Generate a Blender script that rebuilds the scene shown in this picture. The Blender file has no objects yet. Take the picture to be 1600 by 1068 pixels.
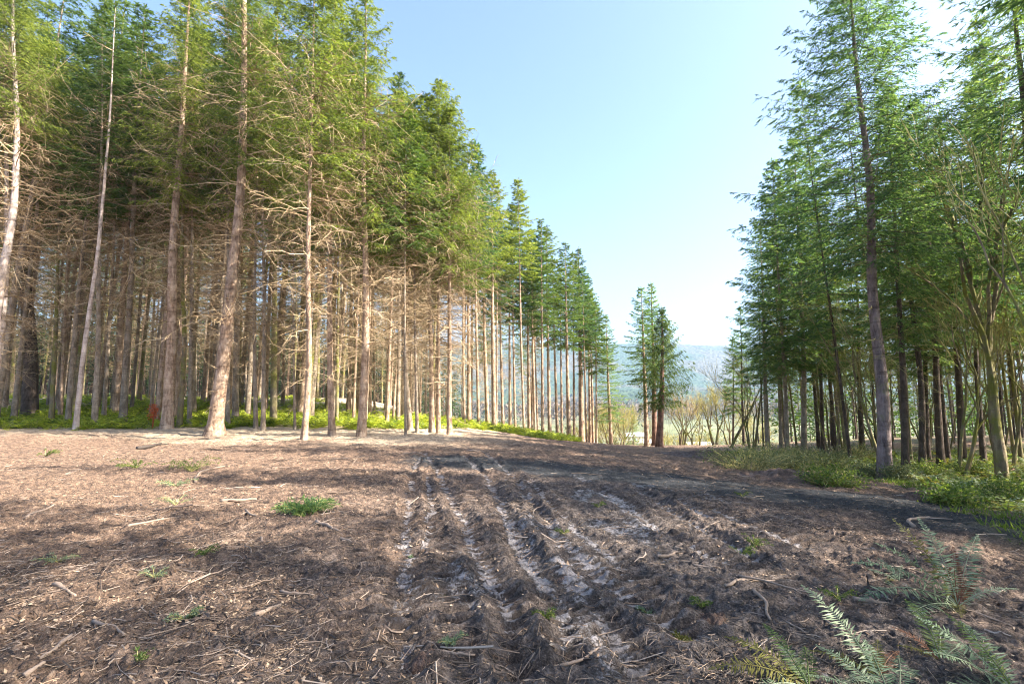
import bpy, math, random
import numpy as np
from math import radians as R, sin, cos, tan, pi, exp, log, sqrt, atan2

S = bpy.context.scene
COL = S.collection
# ------------------------------------------------------------------ camera
PITCH = R(6.1); FPX = 800.0; EYE = 1.62
cd = bpy.data.cameras.new('camera'); cam = bpy.data.objects.new('camera', cd); COL.objects.link(cam)
cd.sensor_width = 36.0; cd.lens = 18.0; cd.clip_start = 0.05; cd.clip_end = 12000
cam.location = (0, 0, EYE); cam.rotation_euler = (R(90) + PITCH, 0, 0)
S.camera = cam
# ------------------------------------------------------------------ light
SUN_AZ = R(104); SUN_EL = R(37)          # azimuth clockwise from +Y (the view direction)
W = bpy.data.worlds.new('World'); S.world = W; W.use_nodes = True
wn = W.node_tree; bg = wn.nodes['Background']
sky = wn.nodes.new('ShaderNodeTexSky'); sky.sky_type = 'NISHITA'; sky.sun_disc = False
sky.sun_elevation = SUN_EL; sky.sun_rotation = SUN_AZ
sky.air_density = 1.0; sky.dust_density = 3.5; sky.ozone_density = 2.6; sky.altitude = 100
wn.links.new(sky.outputs[0], bg.inputs[0]); bg.inputs[1].default_value = 0.092
sl = bpy.data.lights.new('sun', 'SUN'); sl.energy = 5.0; sl.angle = R(0.5); sl.color = (1.0, 0.91, 0.78)
so = bpy.data.objects.new('sun', sl); COL.objects.link(so)
so.rotation_euler = (R(90) - SUN_EL, 0, -SUN_AZ + pi)
S.view_settings.view_transform = 'Standard'; S.view_settings.look = 'None'
S.view_settings.exposure = 2.32; S.view_settings.gamma = 1.0
S.cycles.max_bounces = 6; S.cycles.diffuse_bounces = 3; S.cycles.glossy_bounces = 2
S.cycles.transmission_bounces = 4; S.cycles.transparent_max_bounces = 4; S.cycles.volume_bounces = 0
S.cycles.use_denoising = True; S.cycles.filter_width = 1.1
HAZE = 0.00015

# ------------------------------------------------------------------ numpy helpers
def hash2(ix, iy, s):
    n = (ix.astype(np.int64) * 374761393 + iy.astype(np.int64) * 668265263 + s * 1274126177) & 0xFFFFFFFF
    n = ((n ^ (n >> 13)) * 1274126177) & 0xFFFFFFFF
    n = n ^ (n >> 16)
    return (n & 0xFFFFFF) / float(0xFFFFFF)
def vnoise(x, y, s=0):
    x = np.asarray(x, float); y = np.asarray(y, float)
    ix = np.floor(x); iy = np.floor(y); fx = x - ix; fy = y - iy
    fx = fx * fx * (3 - 2 * fx); fy = fy * fy * (3 - 2 * fy)
    a = hash2(ix, iy, s); b = hash2(ix + 1, iy, s); c = hash2(ix, iy + 1, s); d = hash2(ix + 1, iy + 1, s)
    return (a * (1 - fx) + b * fx) * (1 - fy) + (c * (1 - fx) + d * fx) * fy
def fbm(x, y, o=4, s=0, g=0.5):
    t = 0; a = 1; n = 0
    for k in range(o):
        t = t + a * (vnoise(x, y, s + k * 17) - .5); n += a; a *= g
        x, y = x * 1.61 + y * 1.21 + 3.1, y * 1.61 - x * 1.21 + 1.7
    return t / n
def sp(v, w):
    return w * np.logaddexp(0, np.asarray(v, float) / w)
def sstep(a, b, x):
    t = np.clip((x - a) / (b - a), 0, 1); return t * t * (3 - 2 * t)

# large shape of the land: flat clearing that falls away to the right and to the valley
def base_h(x, y):
    x = np.asarray(x, float); y = np.asarray(y, float)
    fx = np.where(x > 0, 1.7 * np.tanh(np.maximum(x, 0) / 10), .17 * x) - .05 * sp(x - 17, 2)
    z = -sp(0.065 * y + fx - 1.5, .35)
    z = z + 1.5 * sstep(27, 52, y) * sstep(-9, -26, x) * sstep(130, 90, y)
    d = 0.32 * sp(y + .45 * x - 86, 6)
    z = z - d
    z = -33 + sp(z + 33, 3.0)
    z = np.maximum(z, -60)
    # keep the sideways tilt from running on for ever
    z = np.where(np.abs(x) > 90, np.maximum(z, -33), z)
    return z + fbm(x * .06, y * .06, 3, 5) * .5 * sstep(6, 25, np.hypot(x, y))
def pxdir(px, py):
    a = (px - 800) / FPX; b = (534 - py) / FPX
    return a, cos(PITCH) - b * sin(PITCH), sin(PITCH) + b * cos(PITCH)
def ground_at(px, py, dmax=400):
    """where the sight line through this point of the photograph meets the land"""
    dx, dy, dz = pxdir(px, py); t = np.concatenate([np.arange(1, 60, .05), np.arange(60, dmax, .5)])
    z = EYE + dz * t; g = base_h(dx * t, dy * t); k = np.argmax(z < g)
    if z[k] >= g[k]: k = len(t) - 1
    return float(dx * t[k]), float(dy * t[k])
def at_depth(px, py, Y):
    dx, dy, dz = pxdir(px, py); t = Y / dy
    return dx * t, Y, EYE + dz * t

# ruts of the crawler tracks, in metres
def gpl(pts): return np.array([ground_at(*p) for p in pts])
RUTS = [(gpl(p), w, d) for p, w, d in [
    ([(660, 712), (645, 735), (637, 790), (632, 850), (626, 950), (640, 1060)], .10, .05),
    ([(668, 740), (672, 800), (668, 860)], .06, .03),
    ([(665, 708), (690, 745), (708, 785), (748, 860), (790, 950), (806, 1060)], .11, .06),
    ([(725, 712), (765, 752), (800, 830), (850, 910), (905, 1040)], .10, .05),
    ([(760, 708), (808, 750), (845, 805), (905, 870), (985, 940), (1075, 1000)], .12, .06),
    ([(828, 752), (885, 815), (960, 882), (1040, 940)], .09, .05),
    ([(940, 765), (985, 800), (1045, 838), (1130, 880)], .12, .05),
    ([(1000, 768), (1050, 800), (1130, 845), (1200, 880)], .11, .05),
    ([(1035, 770), (1080, 795), (1110, 810)], .09, .04),
    ([(1110, 795), (1200, 832), (1300, 868), (1400, 905)], .12, .04),
    ([(880, 880), (930, 960), (1000, 1060)], .16, .04),
    ([(1180, 800), (1290, 835), (1380, 860)], .10, .03)]]
TREADS = [(gpl(p), w) for p, w in [([(655, 745), (660, 800), (674, 870), (690, 960), (705, 1060)], .24), ([(728, 750), (765, 830), (818, 930), (868, 1060)], .25), ([(855, 765), (915, 835), (1000, 920), (1080, 1000)], .22),
          ([(975, 770), (1040, 815), (1140, 868), (1230, 920)], .25), ([(600, 790), (592, 880), (575, 1000), (560, 1060)], .26), ([(1075, 770), (1160, 815), (1280, 850)], .25), ([(905, 930), (960, 1000), (1010, 1060)], .2)]]
def seg_dist(x, y, P):
    """distance to a polyline and length along it"""
    best = np.full(x.shape, 1e9); along = np.zeros(x.shape); acc = 0
    for a, b in zip(P[:-1], P[1:]):
        v = b - a; L = math.hypot(*v)
        t = np.clip(((x - a[0]) * v[0] + (y - a[1]) * v[1]) / (L * L), 0, 1)
        d = np.hypot(x - a[0] - t * v[0], y - a[1] - t * v[1]); m = d < best
        best = np.where(m, d, best); along = np.where(m, acc + t * L, along); acc += L
    return best, along
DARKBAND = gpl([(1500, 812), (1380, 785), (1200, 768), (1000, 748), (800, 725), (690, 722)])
def ground_full(x, y):
    """height plus zone masks for arrays of points"""
    x = np.asarray(x, float); y = np.asarray(y, float)
    r = np.hypot(x, y); z = base_h(x, y)
    inf = np.exp(-((x - .6 - .1 * y) / 3.4) ** 2) * sstep(16, 9, y)            # worked mud in the middle
    near = sstep(45, 14, r)
    rough = (fbm(x * 1.1, y * 1.1, 3, 11) * .16 + fbm(x * 4.1, y * 4.1, 3, 21) * .12 * (1 - .55 * inf)) * sstep(90, 30, r)
    clod = np.abs(fbm(x * 9, y * 9, 3, 31)) * .12 * near
    fine = (fbm(x * 26, y * 26, 3, 41)) * .06 * sstep(22, 9, r)
    wet = np.zeros_like(x); cut = np.zeros_like(x)
    m = (x > -6) & (x < 9) & (y > 0) & (y < 18)
    xx, yy = x[m], y[m]
    wob = fbm(xx * 1.7, yy * 1.7, 3, 77) * .22
    tm_ = np.zeros_like(xx); w_ = np.zeros_like(xx); c_ = np.zeros_like(xx)
    for P, w, dep in RUTS:
        d, s = seg_dist(xx + wob * .6, yy + wob * .3, P)
        d = np.abs(d + fbm(xx * 7, yy * 7, 3, 47) * .055); w = w * (1 + .5 * fbm(s * .8, s * 0 + w * 50, 2, 3) * 2)
        w_ = np.maximum(w_, np.exp(-(d / (w * .85)) ** 2) * np.clip(.80 + .38 * np.sin(2 * pi * (s + wob * .1) / .155) + 1.0 * fbm(xx * 2.2, yy * 2.2, 3, 49), .15, 1))
        fd = sstep(-.5, -.1, fbm(s * .55 + w * 90, s * 0 + dep * 70, 2, 23) + .05)
        c_ += fd * (-dep * .85 * np.exp(-(d / w) ** 2) + dep * .6 * np.exp(-((d - w * 1.9) / (w * .6)) ** 2) * (1 + 2 * fbm(xx * 6, yy * 6, 2, 29)))
    for P, hw in TREADS:
        d1, s1 = seg_dist(xx, yy, P)
        side = hw * (1 + .3 * fbm(s1 * 1.1, s1 * 0 + hw * 99, 2, 37))
        inb = sstep(side * 1.15, side * .8, d1) * sstep(-.2, .0, fbm(s1 * .8, s1 * 0 + hw * 31, 2, 39) + .12)
        tm_ = np.maximum(tm_, inb)
        c_ += inb * (.06 * np.clip(np.sin((s1 + wob * .12) * 2 * pi / .155) * 2.2, -1, 1) * .5 * (.6 + 1.6 * vnoise(xx * 5, yy * 5, 8) * .5) - .02)
    c_ += .016 * np.abs(np.sin((yy + wob * .5 + xx * .25) * pi / .21)) * inf[m] * sstep(-.05, .15, fbm(xx * .7, yy * .7, 2, 91))
    wet[m] = w_; cut[m] = c_; tread = np.zeros_like(x); tread[m] = tm_
    pud = sstep(.0, .22, fbm(x * 2.3 + 4 + y * .25, y * .9, 5, 55)) * inf
    wet = np.maximum(wet * sstep(-.34, .0, fbm(x * 3.2, y * 1.6, 4, 65)), pud * .62)
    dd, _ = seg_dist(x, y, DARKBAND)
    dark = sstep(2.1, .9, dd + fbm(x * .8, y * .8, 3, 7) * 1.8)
    z = z + (rough * (1 - .45 * inf) + clod * (1 - .3 * inf) * (1 - .6 * wet) * (1 - .7 * tread) + fine * (1 - .6 * wet) * (1 - .4 * tread)) * (1 - .4 * dark) + cut
    # small berm along the right side
    straw = sstep(15.5, 20.5, y + .22 * x + fbm(x * .4, y * .4, 3, 15) * 5) * sstep(1, -6, x - .05 * y)
    return z, dict(wet=wet, mud=inf, dark=dark, straw=straw)
def H(x, y):
    return ground_full(np.atleast_1d(x), np.atleast_1d(y))[0]
def Hs(x, y): return float(H(x, y)[0])

# ------------------------------------------------------------------ mesh building
class MB:
    def __init__(s): s.v = []; s.q = []; s.t = []; s.qm = []; s.tm = []; s.n = 0
    def add(s, v, q=None, t=None, mat=0):
        v = np.asarray(v, float).reshape(-1, 3)
        if q is not None and len(q): q = np.asarray(q).reshape(-1, 4) + s.n; s.q.append(q); s.qm.append(np.full(len(q), mat))
        if t is not None and len(t): t = np.asarray(t).reshape(-1, 3) + s.n; s.t.append(t); s.tm.append(np.full(len(t), mat))
        s.v.append(v); s.n += len(v)
    def mesh(s, name, mats, smooth=False):
        me = bpy.data.meshes.new(name)
        v = np.concatenate(s.v) if s.v else np.zeros((0, 3))
        q = np.concatenate(s.q) if s.q else np.zeros((0, 4), int)
        t = np.concatenate(s.t) if s.t else np.zeros((0, 3), int)
        mi = np.concatenate(s.qm + s.tm) if (s.qm or s.tm) else np.zeros(0)
        me.vertices.add(len(v)); me.vertices.foreach_set('co', v.astype(np.float32).ravel())
        me.loops.add(q.size + t.size)
        me.loops.foreach_set('vertex_index', np.concatenate([q.ravel(), t.ravel()]).astype(np.int32))
        me.polygons.add(len(q) + len(t))
        st = np.concatenate([np.arange(len(q)) * 4, q.size + np.arange(len(t)) * 3]).astype(np.int32)
        me.polygons.foreach_set('loop_start', st)
        me.polygons.foreach_set('material_index', mi.astype(np.int32))
        me.polygons.foreach_set('use_smooth', np.full(len(st), smooth))
        me.update(calc_edges=True)
        for m in (mats if isinstance(mats, (list, tuple)) else [mats]): me.materials.append(m)
        return me
def link(name, me, parent=None, loc=None):
    o = bpy.data.objects.new(name, me); COL.objects.link(o)
    if parent is not None: o.parent = parent
    if loc is not None: o.location = loc
    return o
def tag(o, label=None, cat=None, group=None, kind=None):
    for k, v in (('label', label), ('category', cat), ('group', group), ('kind', kind)):
        if v: o[k] = v
    return o
def empty(name, loc, label, cat, group=None, rz=0, sc=1):
    o = bpy.data.objects.new(name, None); COL.objects.link(o); o.empty_display_size = .2
    o.location = loc; o.rotation_euler = (0, 0, rz); o.scale = (sc, sc, sc)
    return tag(o, label, cat, group)
def norm(a): return a / np.maximum(np.linalg.norm(a, axis=-1, keepdims=True), 1e-9)
def tubes(P, r, s=4, cap=False):
    """P (B,n,3) paths, r (B,n) radii -> verts, quads"""
    P = np.asarray(P, float); B, n, _ = P.shape; r = np.broadcast_to(r, (B, n))
    T = norm(np.gradient(P, axis=1))
    ref = np.where(np.abs(T[:, :1, 2:3]) > .8, np.array([1., 0, 0]), np.array([0, 0, 1.]))
    ref = np.broadcast_to(ref, T.shape)
    U = norm(np.cross(T, ref)); V = np.cross(T, U)
    a = np.arange(s) * 2 * pi / s
    ring = P[:, :, None] + r[:, :, None, None] * (np.cos(a)[None, None, :, None] * U[:, :, None] + np.sin(a)[None, None, :, None] * V[:, :, None])
    b, i, k = np.meshgrid(np.arange(B), np.arange(n - 1), np.arange(s), indexing='ij')
    k2 = (k + 1) % s; f = lambda i_, k_: (b * n + i_) * s + k_
    q = np.stack([f(i, k), f(i, k2), f(i + 1, k2), f(i + 1, k)], -1).reshape(-1, 4)
    return ring.reshape(-1, 3), q
def cards(b, d, side):
    """leaf-shaped quads: base (N,3), length vector (N,3), half-width vector (N,3)"""
    v = np.stack([b, b + .42 * d + side, b + d, b + .42 * d - side], 1)
    n = len(b); return v.reshape(-1, 3), np.arange(n * 4).reshape(n, 4)
def rvec(rng, n): return norm(rng.normal(size=(n, 3)))

# ------------------------------------------------------------------ materials
def mat(name):
    m = bpy.data.materials.new(name); m.use_nodes = True; nt = m.node_tree
    p = nt.nodes['Principled BSDF']; p.inputs['Specular IOR Level'].default_value = .3
    return m, nt, p
def nd(nt, t, **kw):
    n = nt.nodes.new(t)
    for k, v in kw.items(): setattr(n, k, v)
    return n
def ramp(nt, fac, stops):
    r = nd(nt, 'ShaderNodeValToRGB'); nt.links.new(fac, r.inputs[0]); e = r.color_ramp.elements
    while len(e) < len(stops): e.new(.5)
    for k, (p, c) in enumerate(stops): e[k].position = p; e[k].color = (*c, 1)
    return r.outputs[0]
def noise(nt, scale, detail=4, rough=.6, vec=None, sc=None):
    n = nd(nt, 'ShaderNodeTexNoise'); n.inputs['Scale'].default_value = scale
    n.inputs['Detail'].default_value = detail; n.inputs['Roughness'].default_value = rough
    if vec is None:
        vec = nd(nt, 'ShaderNodeTexCoord').outputs['Object']
    if sc is not None:
        mp = nd(nt, 'ShaderNodeMapping'); mp.inputs['Scale'].default_value = sc; nt.links.new(vec, mp.inputs[0]); vec = mp.outputs[0]
    nt.links.new(vec, n.inputs['Vector']); return n.outputs['Fac']
def mix(nt, f, a, b, mode='MIX'):
    m = nd(nt, 'ShaderNodeMix', data_type='RGBA', blend_type=mode)
    for s_, v in ((m.inputs[0], f), (m.inputs[6], a), (m.inputs[7], b)):
        if isinstance(v, bpy.types.NodeSocket): nt.links.new(v, s_)
        elif isinstance(v, (int, float)): s_.default_value = v
        else: s_.default_value = (*v, 1)
    return m.outputs[2]
def math_(nt, op, a, b=0., clamp=False):
    m = nd(nt, 'ShaderNodeMath', operation=op, use_clamp=clamp)
    for s_, v in ((m.inputs[0], a), (m.inputs[1], b)):
        if isinstance(v, bpy.types.NodeSocket): nt.links.new(v, s_)
        else: s_.default_value = v
    return m.outputs[0]
def bump(nt, p, h, dist, strength=1):
    b = nd(nt, 'ShaderNodeBump'); b.inputs['Strength'].default_value = strength; b.inputs['Distance'].default_value = dist
    nt.links.new(h, b.inputs['Height']); nt.links.new(b.outputs[0], p.inputs['Normal'])
def attr(nt, name): 
    a = nd(nt, 'ShaderNodeAttribute'); a.attribute_name = name; return a.outputs['Fac']

def bark(name, c0, c1, c2, moss=None, mossy=.5, scale=1.0, flake=.02):
    m, nt, p = mat(name)
    n1 = noise(nt, 9 * scale, 6, .7, sc=(1, 1, .28)); n2 = noise(nt, 2.2, 3, .6)
    nv = noise(nt, 28 * scale, 3, .6, sc=(1, 1, .5))
    col = ramp(nt, n1, [(.3, c0), (.5, c1), (.72, c2)])
    bands = ramp(nt, noise(nt, 2.2, 4, .7, sc=(.35, .35, 2.6)), [(.36, (.45, .42, .40)), (.47, (1, 1, 1))])
    col = mix(nt, .8, col, bands, 'MULTIPLY')
    lich = ramp(nt, n2, [(.45, (0, 0, 0)), (.7, (1, 1, 1))])
    col = mix(nt, math_(nt, 'MULTIPLY', lich, .45), col, tuple(min(1, x * 1.35 + .03) for x in c2))
    if moss:
        mm = ramp(nt, noise(nt, 1.1, 5, .65), [(mossy, (0, 0, 0)), (mossy + .14, (1, 1, 1))])
        col = mix(nt, mm, col, moss)
    nt.links.new(col, p.inputs['Base Color']); p.inputs['Roughness'].default_value = .9
    bump(nt, p, math_(nt, 'ADD', n1, math_(nt, 'MULTIPLY', nv, .5)), flake * 2)
    return m
def leafmat(name, dark, mid, light, trans=.45, tcol=None, rough=.6):
    m, nt, p = mat(name)
    g = nd(nt, 'ShaderNodeNewGeometry')
    n1 = noise(nt, .55, 3, .6); n2 = noise(nt, 3.0, 2, .5)
    f = math_(nt, 'ADD', math_(nt, 'MULTIPLY', g.outputs['Random Per Island'], .45), math_(nt, 'MULTIPLY', n1, .75))
    f = math_(nt, 'SUBTRACT', f, .1)
    oi = nd(nt, 'ShaderNodeObjectInfo')
    f = math_(nt, 'ADD', f, math_(nt, 'MULTIPLY', math_(nt, 'SUBTRACT', oi.outputs['Random'], .5), .22))
    col = ramp(nt, f, [(.15, dark), (.5, mid), (.85, light)])
    nt.links.new(col, p.inputs['Base Color']); p.inputs['Roughness'].default_value = rough
    t = nd(nt, 'ShaderNodeBsdfTranslucent')
    tc = mix(nt, 1.0, col, tcol or (1.5, 1.45, .7), 'MULTIPLY'); nt.links.new(tc, t.inputs[0])
    ms = nd(nt, 'ShaderNodeMixShader'); ms.inputs[0].default_value = trans
    nt.links.new(p.outputs[0], ms.inputs[1]); nt.links.new(t.outputs[0], ms.inputs[2])
    nt.links.new(ms.outputs[0], nt.nodes['Material Output'].inputs['Surface'])
    return m
M = {}
M['fir'] = bark('reddish_grey_bark', (.09, .055, .035), (.28, .19, .13), (.52, .40, .30), flake=.03)
M['dfir'] = bark('dark_scaly_bark', (.05, .038, .036), (.16, .12, .115), (.30, .24, .23), moss=(.12, .13, .03), mossy=.56, flake=.03)
M['grey'] = bark('grey_bark', (.08, .062, .045), (.21, .165, .12), (.38, .315, .25), moss=(.14, .14, .04), mossy=.6)
M['pale'] = bark('pale_smooth_bark', (.13, .10, .085), (.34, .275, .235), (.54, .46, .41), scale=.6, flake=.008)
M['moss'] = bark('mossy_bark', (.08, .06, .04), (.18, .14, .09), (.30, .25, .17), moss=(.17, .17, .035), mossy=.44)
M['darkb'] = bark('dark_bark', (.03, .022, .018), (.075, .055, .042), (.15, .11, .09), moss=(.07, .08, .02), mossy=.58, flake=.04)
M['red'] = bark('red_cedar_bark', (.07, .035, .025), (.18, .10, .075), (.30, .19, .15), flake=.03)
def twigmat(name, c0, c1, c2):
    m, nt, p = mat(name); g = nd(nt, 'ShaderNodeNewGeometry')
    col = ramp(nt, g.outputs['Random Per Island'], [(0, c0), (.5, c1), (1, c2)])
    nt.links.new(col, p.inputs['Base Color']); p.inputs['Roughness'].default_value = .85; return m
M['twig'] = twigmat('dead_twig', (.13, .085, .045), (.30, .215, .125), (.52, .41, .27))
M['twigmoss'] = twigmat('mossy_twig', (.15, .14, .04), (.32, .29, .10), (.46, .40, .18))
M['twigdark'] = twigmat('dark_twig', (.05, .04, .028), (.10, .085, .055), (.17, .15, .09))
M['nd_warm'] = leafmat('warm_green_needles', (.03, .060, .012), (.125, .17, .035), (.28, .33, .075), .55)
M['nd_mid'] = leafmat('mid_green_needles', (.022, .052, .014), (.072, .125, .028), (.16, .225, .055), .45)
M['nd_cool'] = leafmat('blue_green_needles', (.022, .06, .028), (.080, .150, .065), (.22, .30, .11), .60, (1.6, 1.55, .75))
M['nd_dark'] = leafmat('dark_green_needles', (.010, .026, .012), (.026, .055, .022), (.06, .10, .035), .35)
M['cedar'] = leafmat('cedar_sprays', (.03, .065, .025), (.085, .14, .04), (.22, .24, .06), .5)
M['fern'] = leafmat('fern_green', (.025, .055, .015), (.085, .14, .035), (.23, .28, .07), .5)
M['fernsun'] = leafmat('fern_yellow_green', (.09, .15, .015), (.28, .36, .035), (.52, .54, .10), .5)
M['fernblue'] = leafmat('fern_blue_green', (.07, .12, .065), (.19, .25, .15), (.42, .45, .32), .35, (1.2, 1.3, .8))
M['fernbrown'] = leafmat('fern_rust_brown', (.08, .035, .02), (.19, .085, .045), (.30, .16, .08), .4, (1.3, 1., .8))
M['fernolive'] = leafmat('fern_olive', (.06, .07, .015), (.14, .135, .03), (.24, .21, .06), .45)
M['shrub'] = leafmat('shrub_grey_green', (.04, .06, .03), (.12, .15, .08), (.28, .30, .18), .4)
M['grass'] = leafmat('fresh_grass', (.03, .06, .012), (.085, .135, .03), (.19, .25, .07), .45)
M['orange'] = leafmat('rust_orange_leaves', (.30, .06, .02), (.50, .12, .04), (.60, .20, .08), .4, (1.2, 1., .8))

def stickmat(name, c0, c1, c2):
    m, nt, p = mat(name); g = nd(nt, 'ShaderNodeNewGeometry')
    n = noise(nt, 30, 4, .7, sc=(1, 1, 1))
    col = ramp(nt, math_(nt, 'ADD', math_(nt, 'MULTIPLY', g.outputs['Random Per Island'], .6), math_(nt, 'MULTIPLY', n, .4)), [(.15, c0), (.5, c1), (.9, c2)])
    nt.links.new(col, p.inputs['Base Color']); p.inputs['Roughness'].default_value = .8
    bump(nt, p, n, .004); return m
M['stick'] = stickmat('weathered_stick', (.09, .065, .05), (.21, .155, .12), (.42, .34, .28))
M['chip'] = stickmat('wood_litter', (.04, .024, .018), (.20, .13, .085), (.52, .39, .27))
M['darkstick'] = stickmat('dark_wet_stick', (.02, .016, .014), (.05, .04, .035), (.10, .08, .07))

def ground_mat():
    m, nt, p = mat('soil')
    co = nd(nt, 'ShaderNodeTexCoord').outputs['Object']
    n1 = noise(nt, 1.3, 6, .65, co); n2 = noise(nt, 9, 6, .72, co); n3 = noise(nt, 55, 5, .75, co); n4 = noise(nt, .25, 3, .6, co)
    f = math_(nt, 'ADD', math_(nt, 'MULTIPLY', n2, .55), math_(nt, 'MULTIPLY', n3, .45))
    mulch = ramp(nt, f, [(.36, (.02, .014, .012)), (.46, (.11, .070, .050)), (.55, (.30, .19, .125)), (.66, (.64, .45, .31))])
    mud = ramp(nt, f, [(.38, (.012, .010, .010)), (.49, (.075, .060, .056)), (.62, (.28, .235, .215))])
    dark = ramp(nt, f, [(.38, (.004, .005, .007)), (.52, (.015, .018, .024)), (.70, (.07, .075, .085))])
    straw = ramp(nt, f, [(.3, (.14, .10, .06)), (.44, (.42, .31, .21)), (.64, (.72, .60, .44))])
    wetc = ramp(nt, f, [(.36, (.075, .065, .066)), (.5, (.17, .155, .16)), (.64, (.32, .30, .31))])
    grn = ramp(nt, f, [(.3, (.03, .045, .015)), (.5, (.09, .11, .035)), (.7, (.20, .22, .08))])
    am, aw, ad, as_, ag, af = [attr(nt, k) for k in ('mud', 'wet', 'dark', 'straw', 'green', 'field')]
    br = math_(nt, 'SUBTRACT', math_(nt, 'MULTIPLY', n1, 1.6), .8)
    def edge(a, k=1.): return math_(nt, 'ADD', a, math_(nt, 'MULTIPLY', math_(nt, 'MULTIPLY', br, k), math_(nt, 'MULTIPLY', math_(nt, 'MULTIPLY', a, 4.), math_(nt, 'SUBTRACT', 1., a))), True)
    col = mix(nt, edge(am), mulch, mud)
    col = mix(nt, edge(as_), col, straw)
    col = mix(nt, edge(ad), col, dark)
    col = mix(nt, edge(ag), col, grn)
    wm = math_(nt, 'MULTIPLY', math_(nt, 'SUBTRACT', math_(nt, 'ADD', aw, math_(nt, 'MULTIPLY', math_(nt, 'SUBTRACT', f, .5), 2.6)), .42), 5.0, True)
    wm = math_(nt, 'MULTIPLY', wm, math_(nt, 'MULTIPLY', aw, 2.5, True), True)
    col = mix(nt, math_(nt, 'MULTIPLY', wm, .85), col, wetc)
    fld = ramp(nt, noise(nt, .012, 4, .6, co), [(.35, (.06, .06, .03)), (.5, (.12, .14, .05)), (.62, (.20, .18, .10))])
    col = mix(nt, af, col, fld)
    nt.links.new(col, p.inputs['Base Color'])
    ro = math_(nt, 'SUBTRACT', .92, math_(nt, 'MULTIPLY', wm, .62)); nt.links.new(ro, p.inputs['Roughness'])
    p.inputs['Specular IOR Level'].default_value = .5
    hb = math_(nt, 'ADD', math_(nt, 'MULTIPLY', n2, 1.4), math_(nt, 'MULTIPLY', n3, .5))
    hb = math_(nt, 'MULTIPLY', hb, math_(nt, 'SUBTRACT', 1., math_(nt, 'MULTIPLY', wm, .75)))
    bump(nt, p, hb, .10, 1)
    return m
M['soil'] = ground_mat()

# ------------------------------------------------------------------ the ground: one sheet, fine near the clearing
def build_ground():
    fr = np.concatenate([np.linspace(-56, 56, 1000), np.linspace(56, 304, 120)[1:-1]])
    th = R(90) - np.radians(fr)
    r = 0.5 * (2.2 / .5) ** np.linspace(0, 1, 30)
    r = np.concatenate([r, 2.2 * (15 / 2.2) ** np.linspace(0, 1, 820)[1:], 15 * (80 / 15) ** np.linspace(0, 1, 260)[1:], 80 * (5000 / 80) ** np.linspace(0, 1, 110)[1:]]); nr = len(r)
    x = r[:, None] * np.cos(th)[None]; y = r[:, None] * np.sin(th)[None]
    z, a = ground_full(x.ravel(), y.ravel())
    X, Y = x.ravel(), y.ravel()
    na = len(th); i, k = np.meshgrid(np.arange(nr - 1), np.arange(na), indexing='ij'); k2 = (k + 1) % na
    q = np.stack([i * na + k, (i + 1) * na + k, (i + 1) * na + k2, i * na + k2], -1).reshape(-1, 4)
    mb = MB(); mb.add(np.stack([X, Y, z], 1), q)
    c = len(X); mb.add([[0, 0, float(z[:na].mean())]], None, None)
    mb.t.append(np.stack([np.full(na, c), np.arange(na), (np.arange(na) + 1) % na], 1)); mb.tm.append(np.zeros(na))
    me = mb.mesh('ground', M['soil'], True)
    rr = np.hypot(X, Y)
    edge_r = sstep(-1.2, 1.0, X - EDGE_R(Y) + fbm(X * .7, Y * .7, 3, 81) * 2.5) * (Y > -20)
    a['green'] = edge_r * .75 * sstep(-.15, .15, fbm(X * .5, Y * .5, 3, 19)) * sstep(130, 70, rr)
    a['mud'] = np.maximum(a['mud'], 0) * .95
    a['straw'] = a['straw'] * (1 - edge_r) * sstep(120, 80, rr)
    a['field'] = sstep(88, 100, Y + .45 * X + sstep(-40, -200, X) * 0) 
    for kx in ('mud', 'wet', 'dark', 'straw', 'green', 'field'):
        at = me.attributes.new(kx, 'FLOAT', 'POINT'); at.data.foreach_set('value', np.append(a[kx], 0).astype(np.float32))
    o = link('ground', me); tag(o, kind='structure', label='churned brown earth of the clearing falling to the valley')
def EDGE_R(y):
    return np.interp(y, [-30, 2, 9, 13, 18, 33, 45, 60, 90], [5.2, 5.2, 8.2, 11.0, 12.6, 14, 17.5, 22, 32])
EDGE_L = [(-60, 24), (-30, 26), (-14, 26), (-4, 27.5), (0, 36), (4, 45), (9, 60), (10, 75), (0, 95), (-60, 110)]

# ------------------------------------------------------------------ conifers
def curve_fn(pts):
    pts = np.asarray(pts, float); d = np.concatenate([[0], np.cumsum(np.linalg.norm(np.diff(pts, axis=0), axis=1))]); d /= d[-1]
    # smooth by Catmull-like resample
    tt = np.linspace(0, 1, 40); c = np.stack([np.interp(tt, d, pts[:, k]) for k in range(3)], 1)
    k = np.array([1, 2, 3, 2, 1]) / 9
    for _ in range(2):
        c2 = np.stack([np.convolve(np.pad(c[:, j], 2, mode='reflect', reflect_type='odd'), k, 'valid') for j in range(3)], 1); c2[0] = c[0]; c2[-1] = c[-1]; c = c2
    return lambda t: np.stack([np.interp(t, tt, c[:, j]) for j in range(3)], -1)

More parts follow.
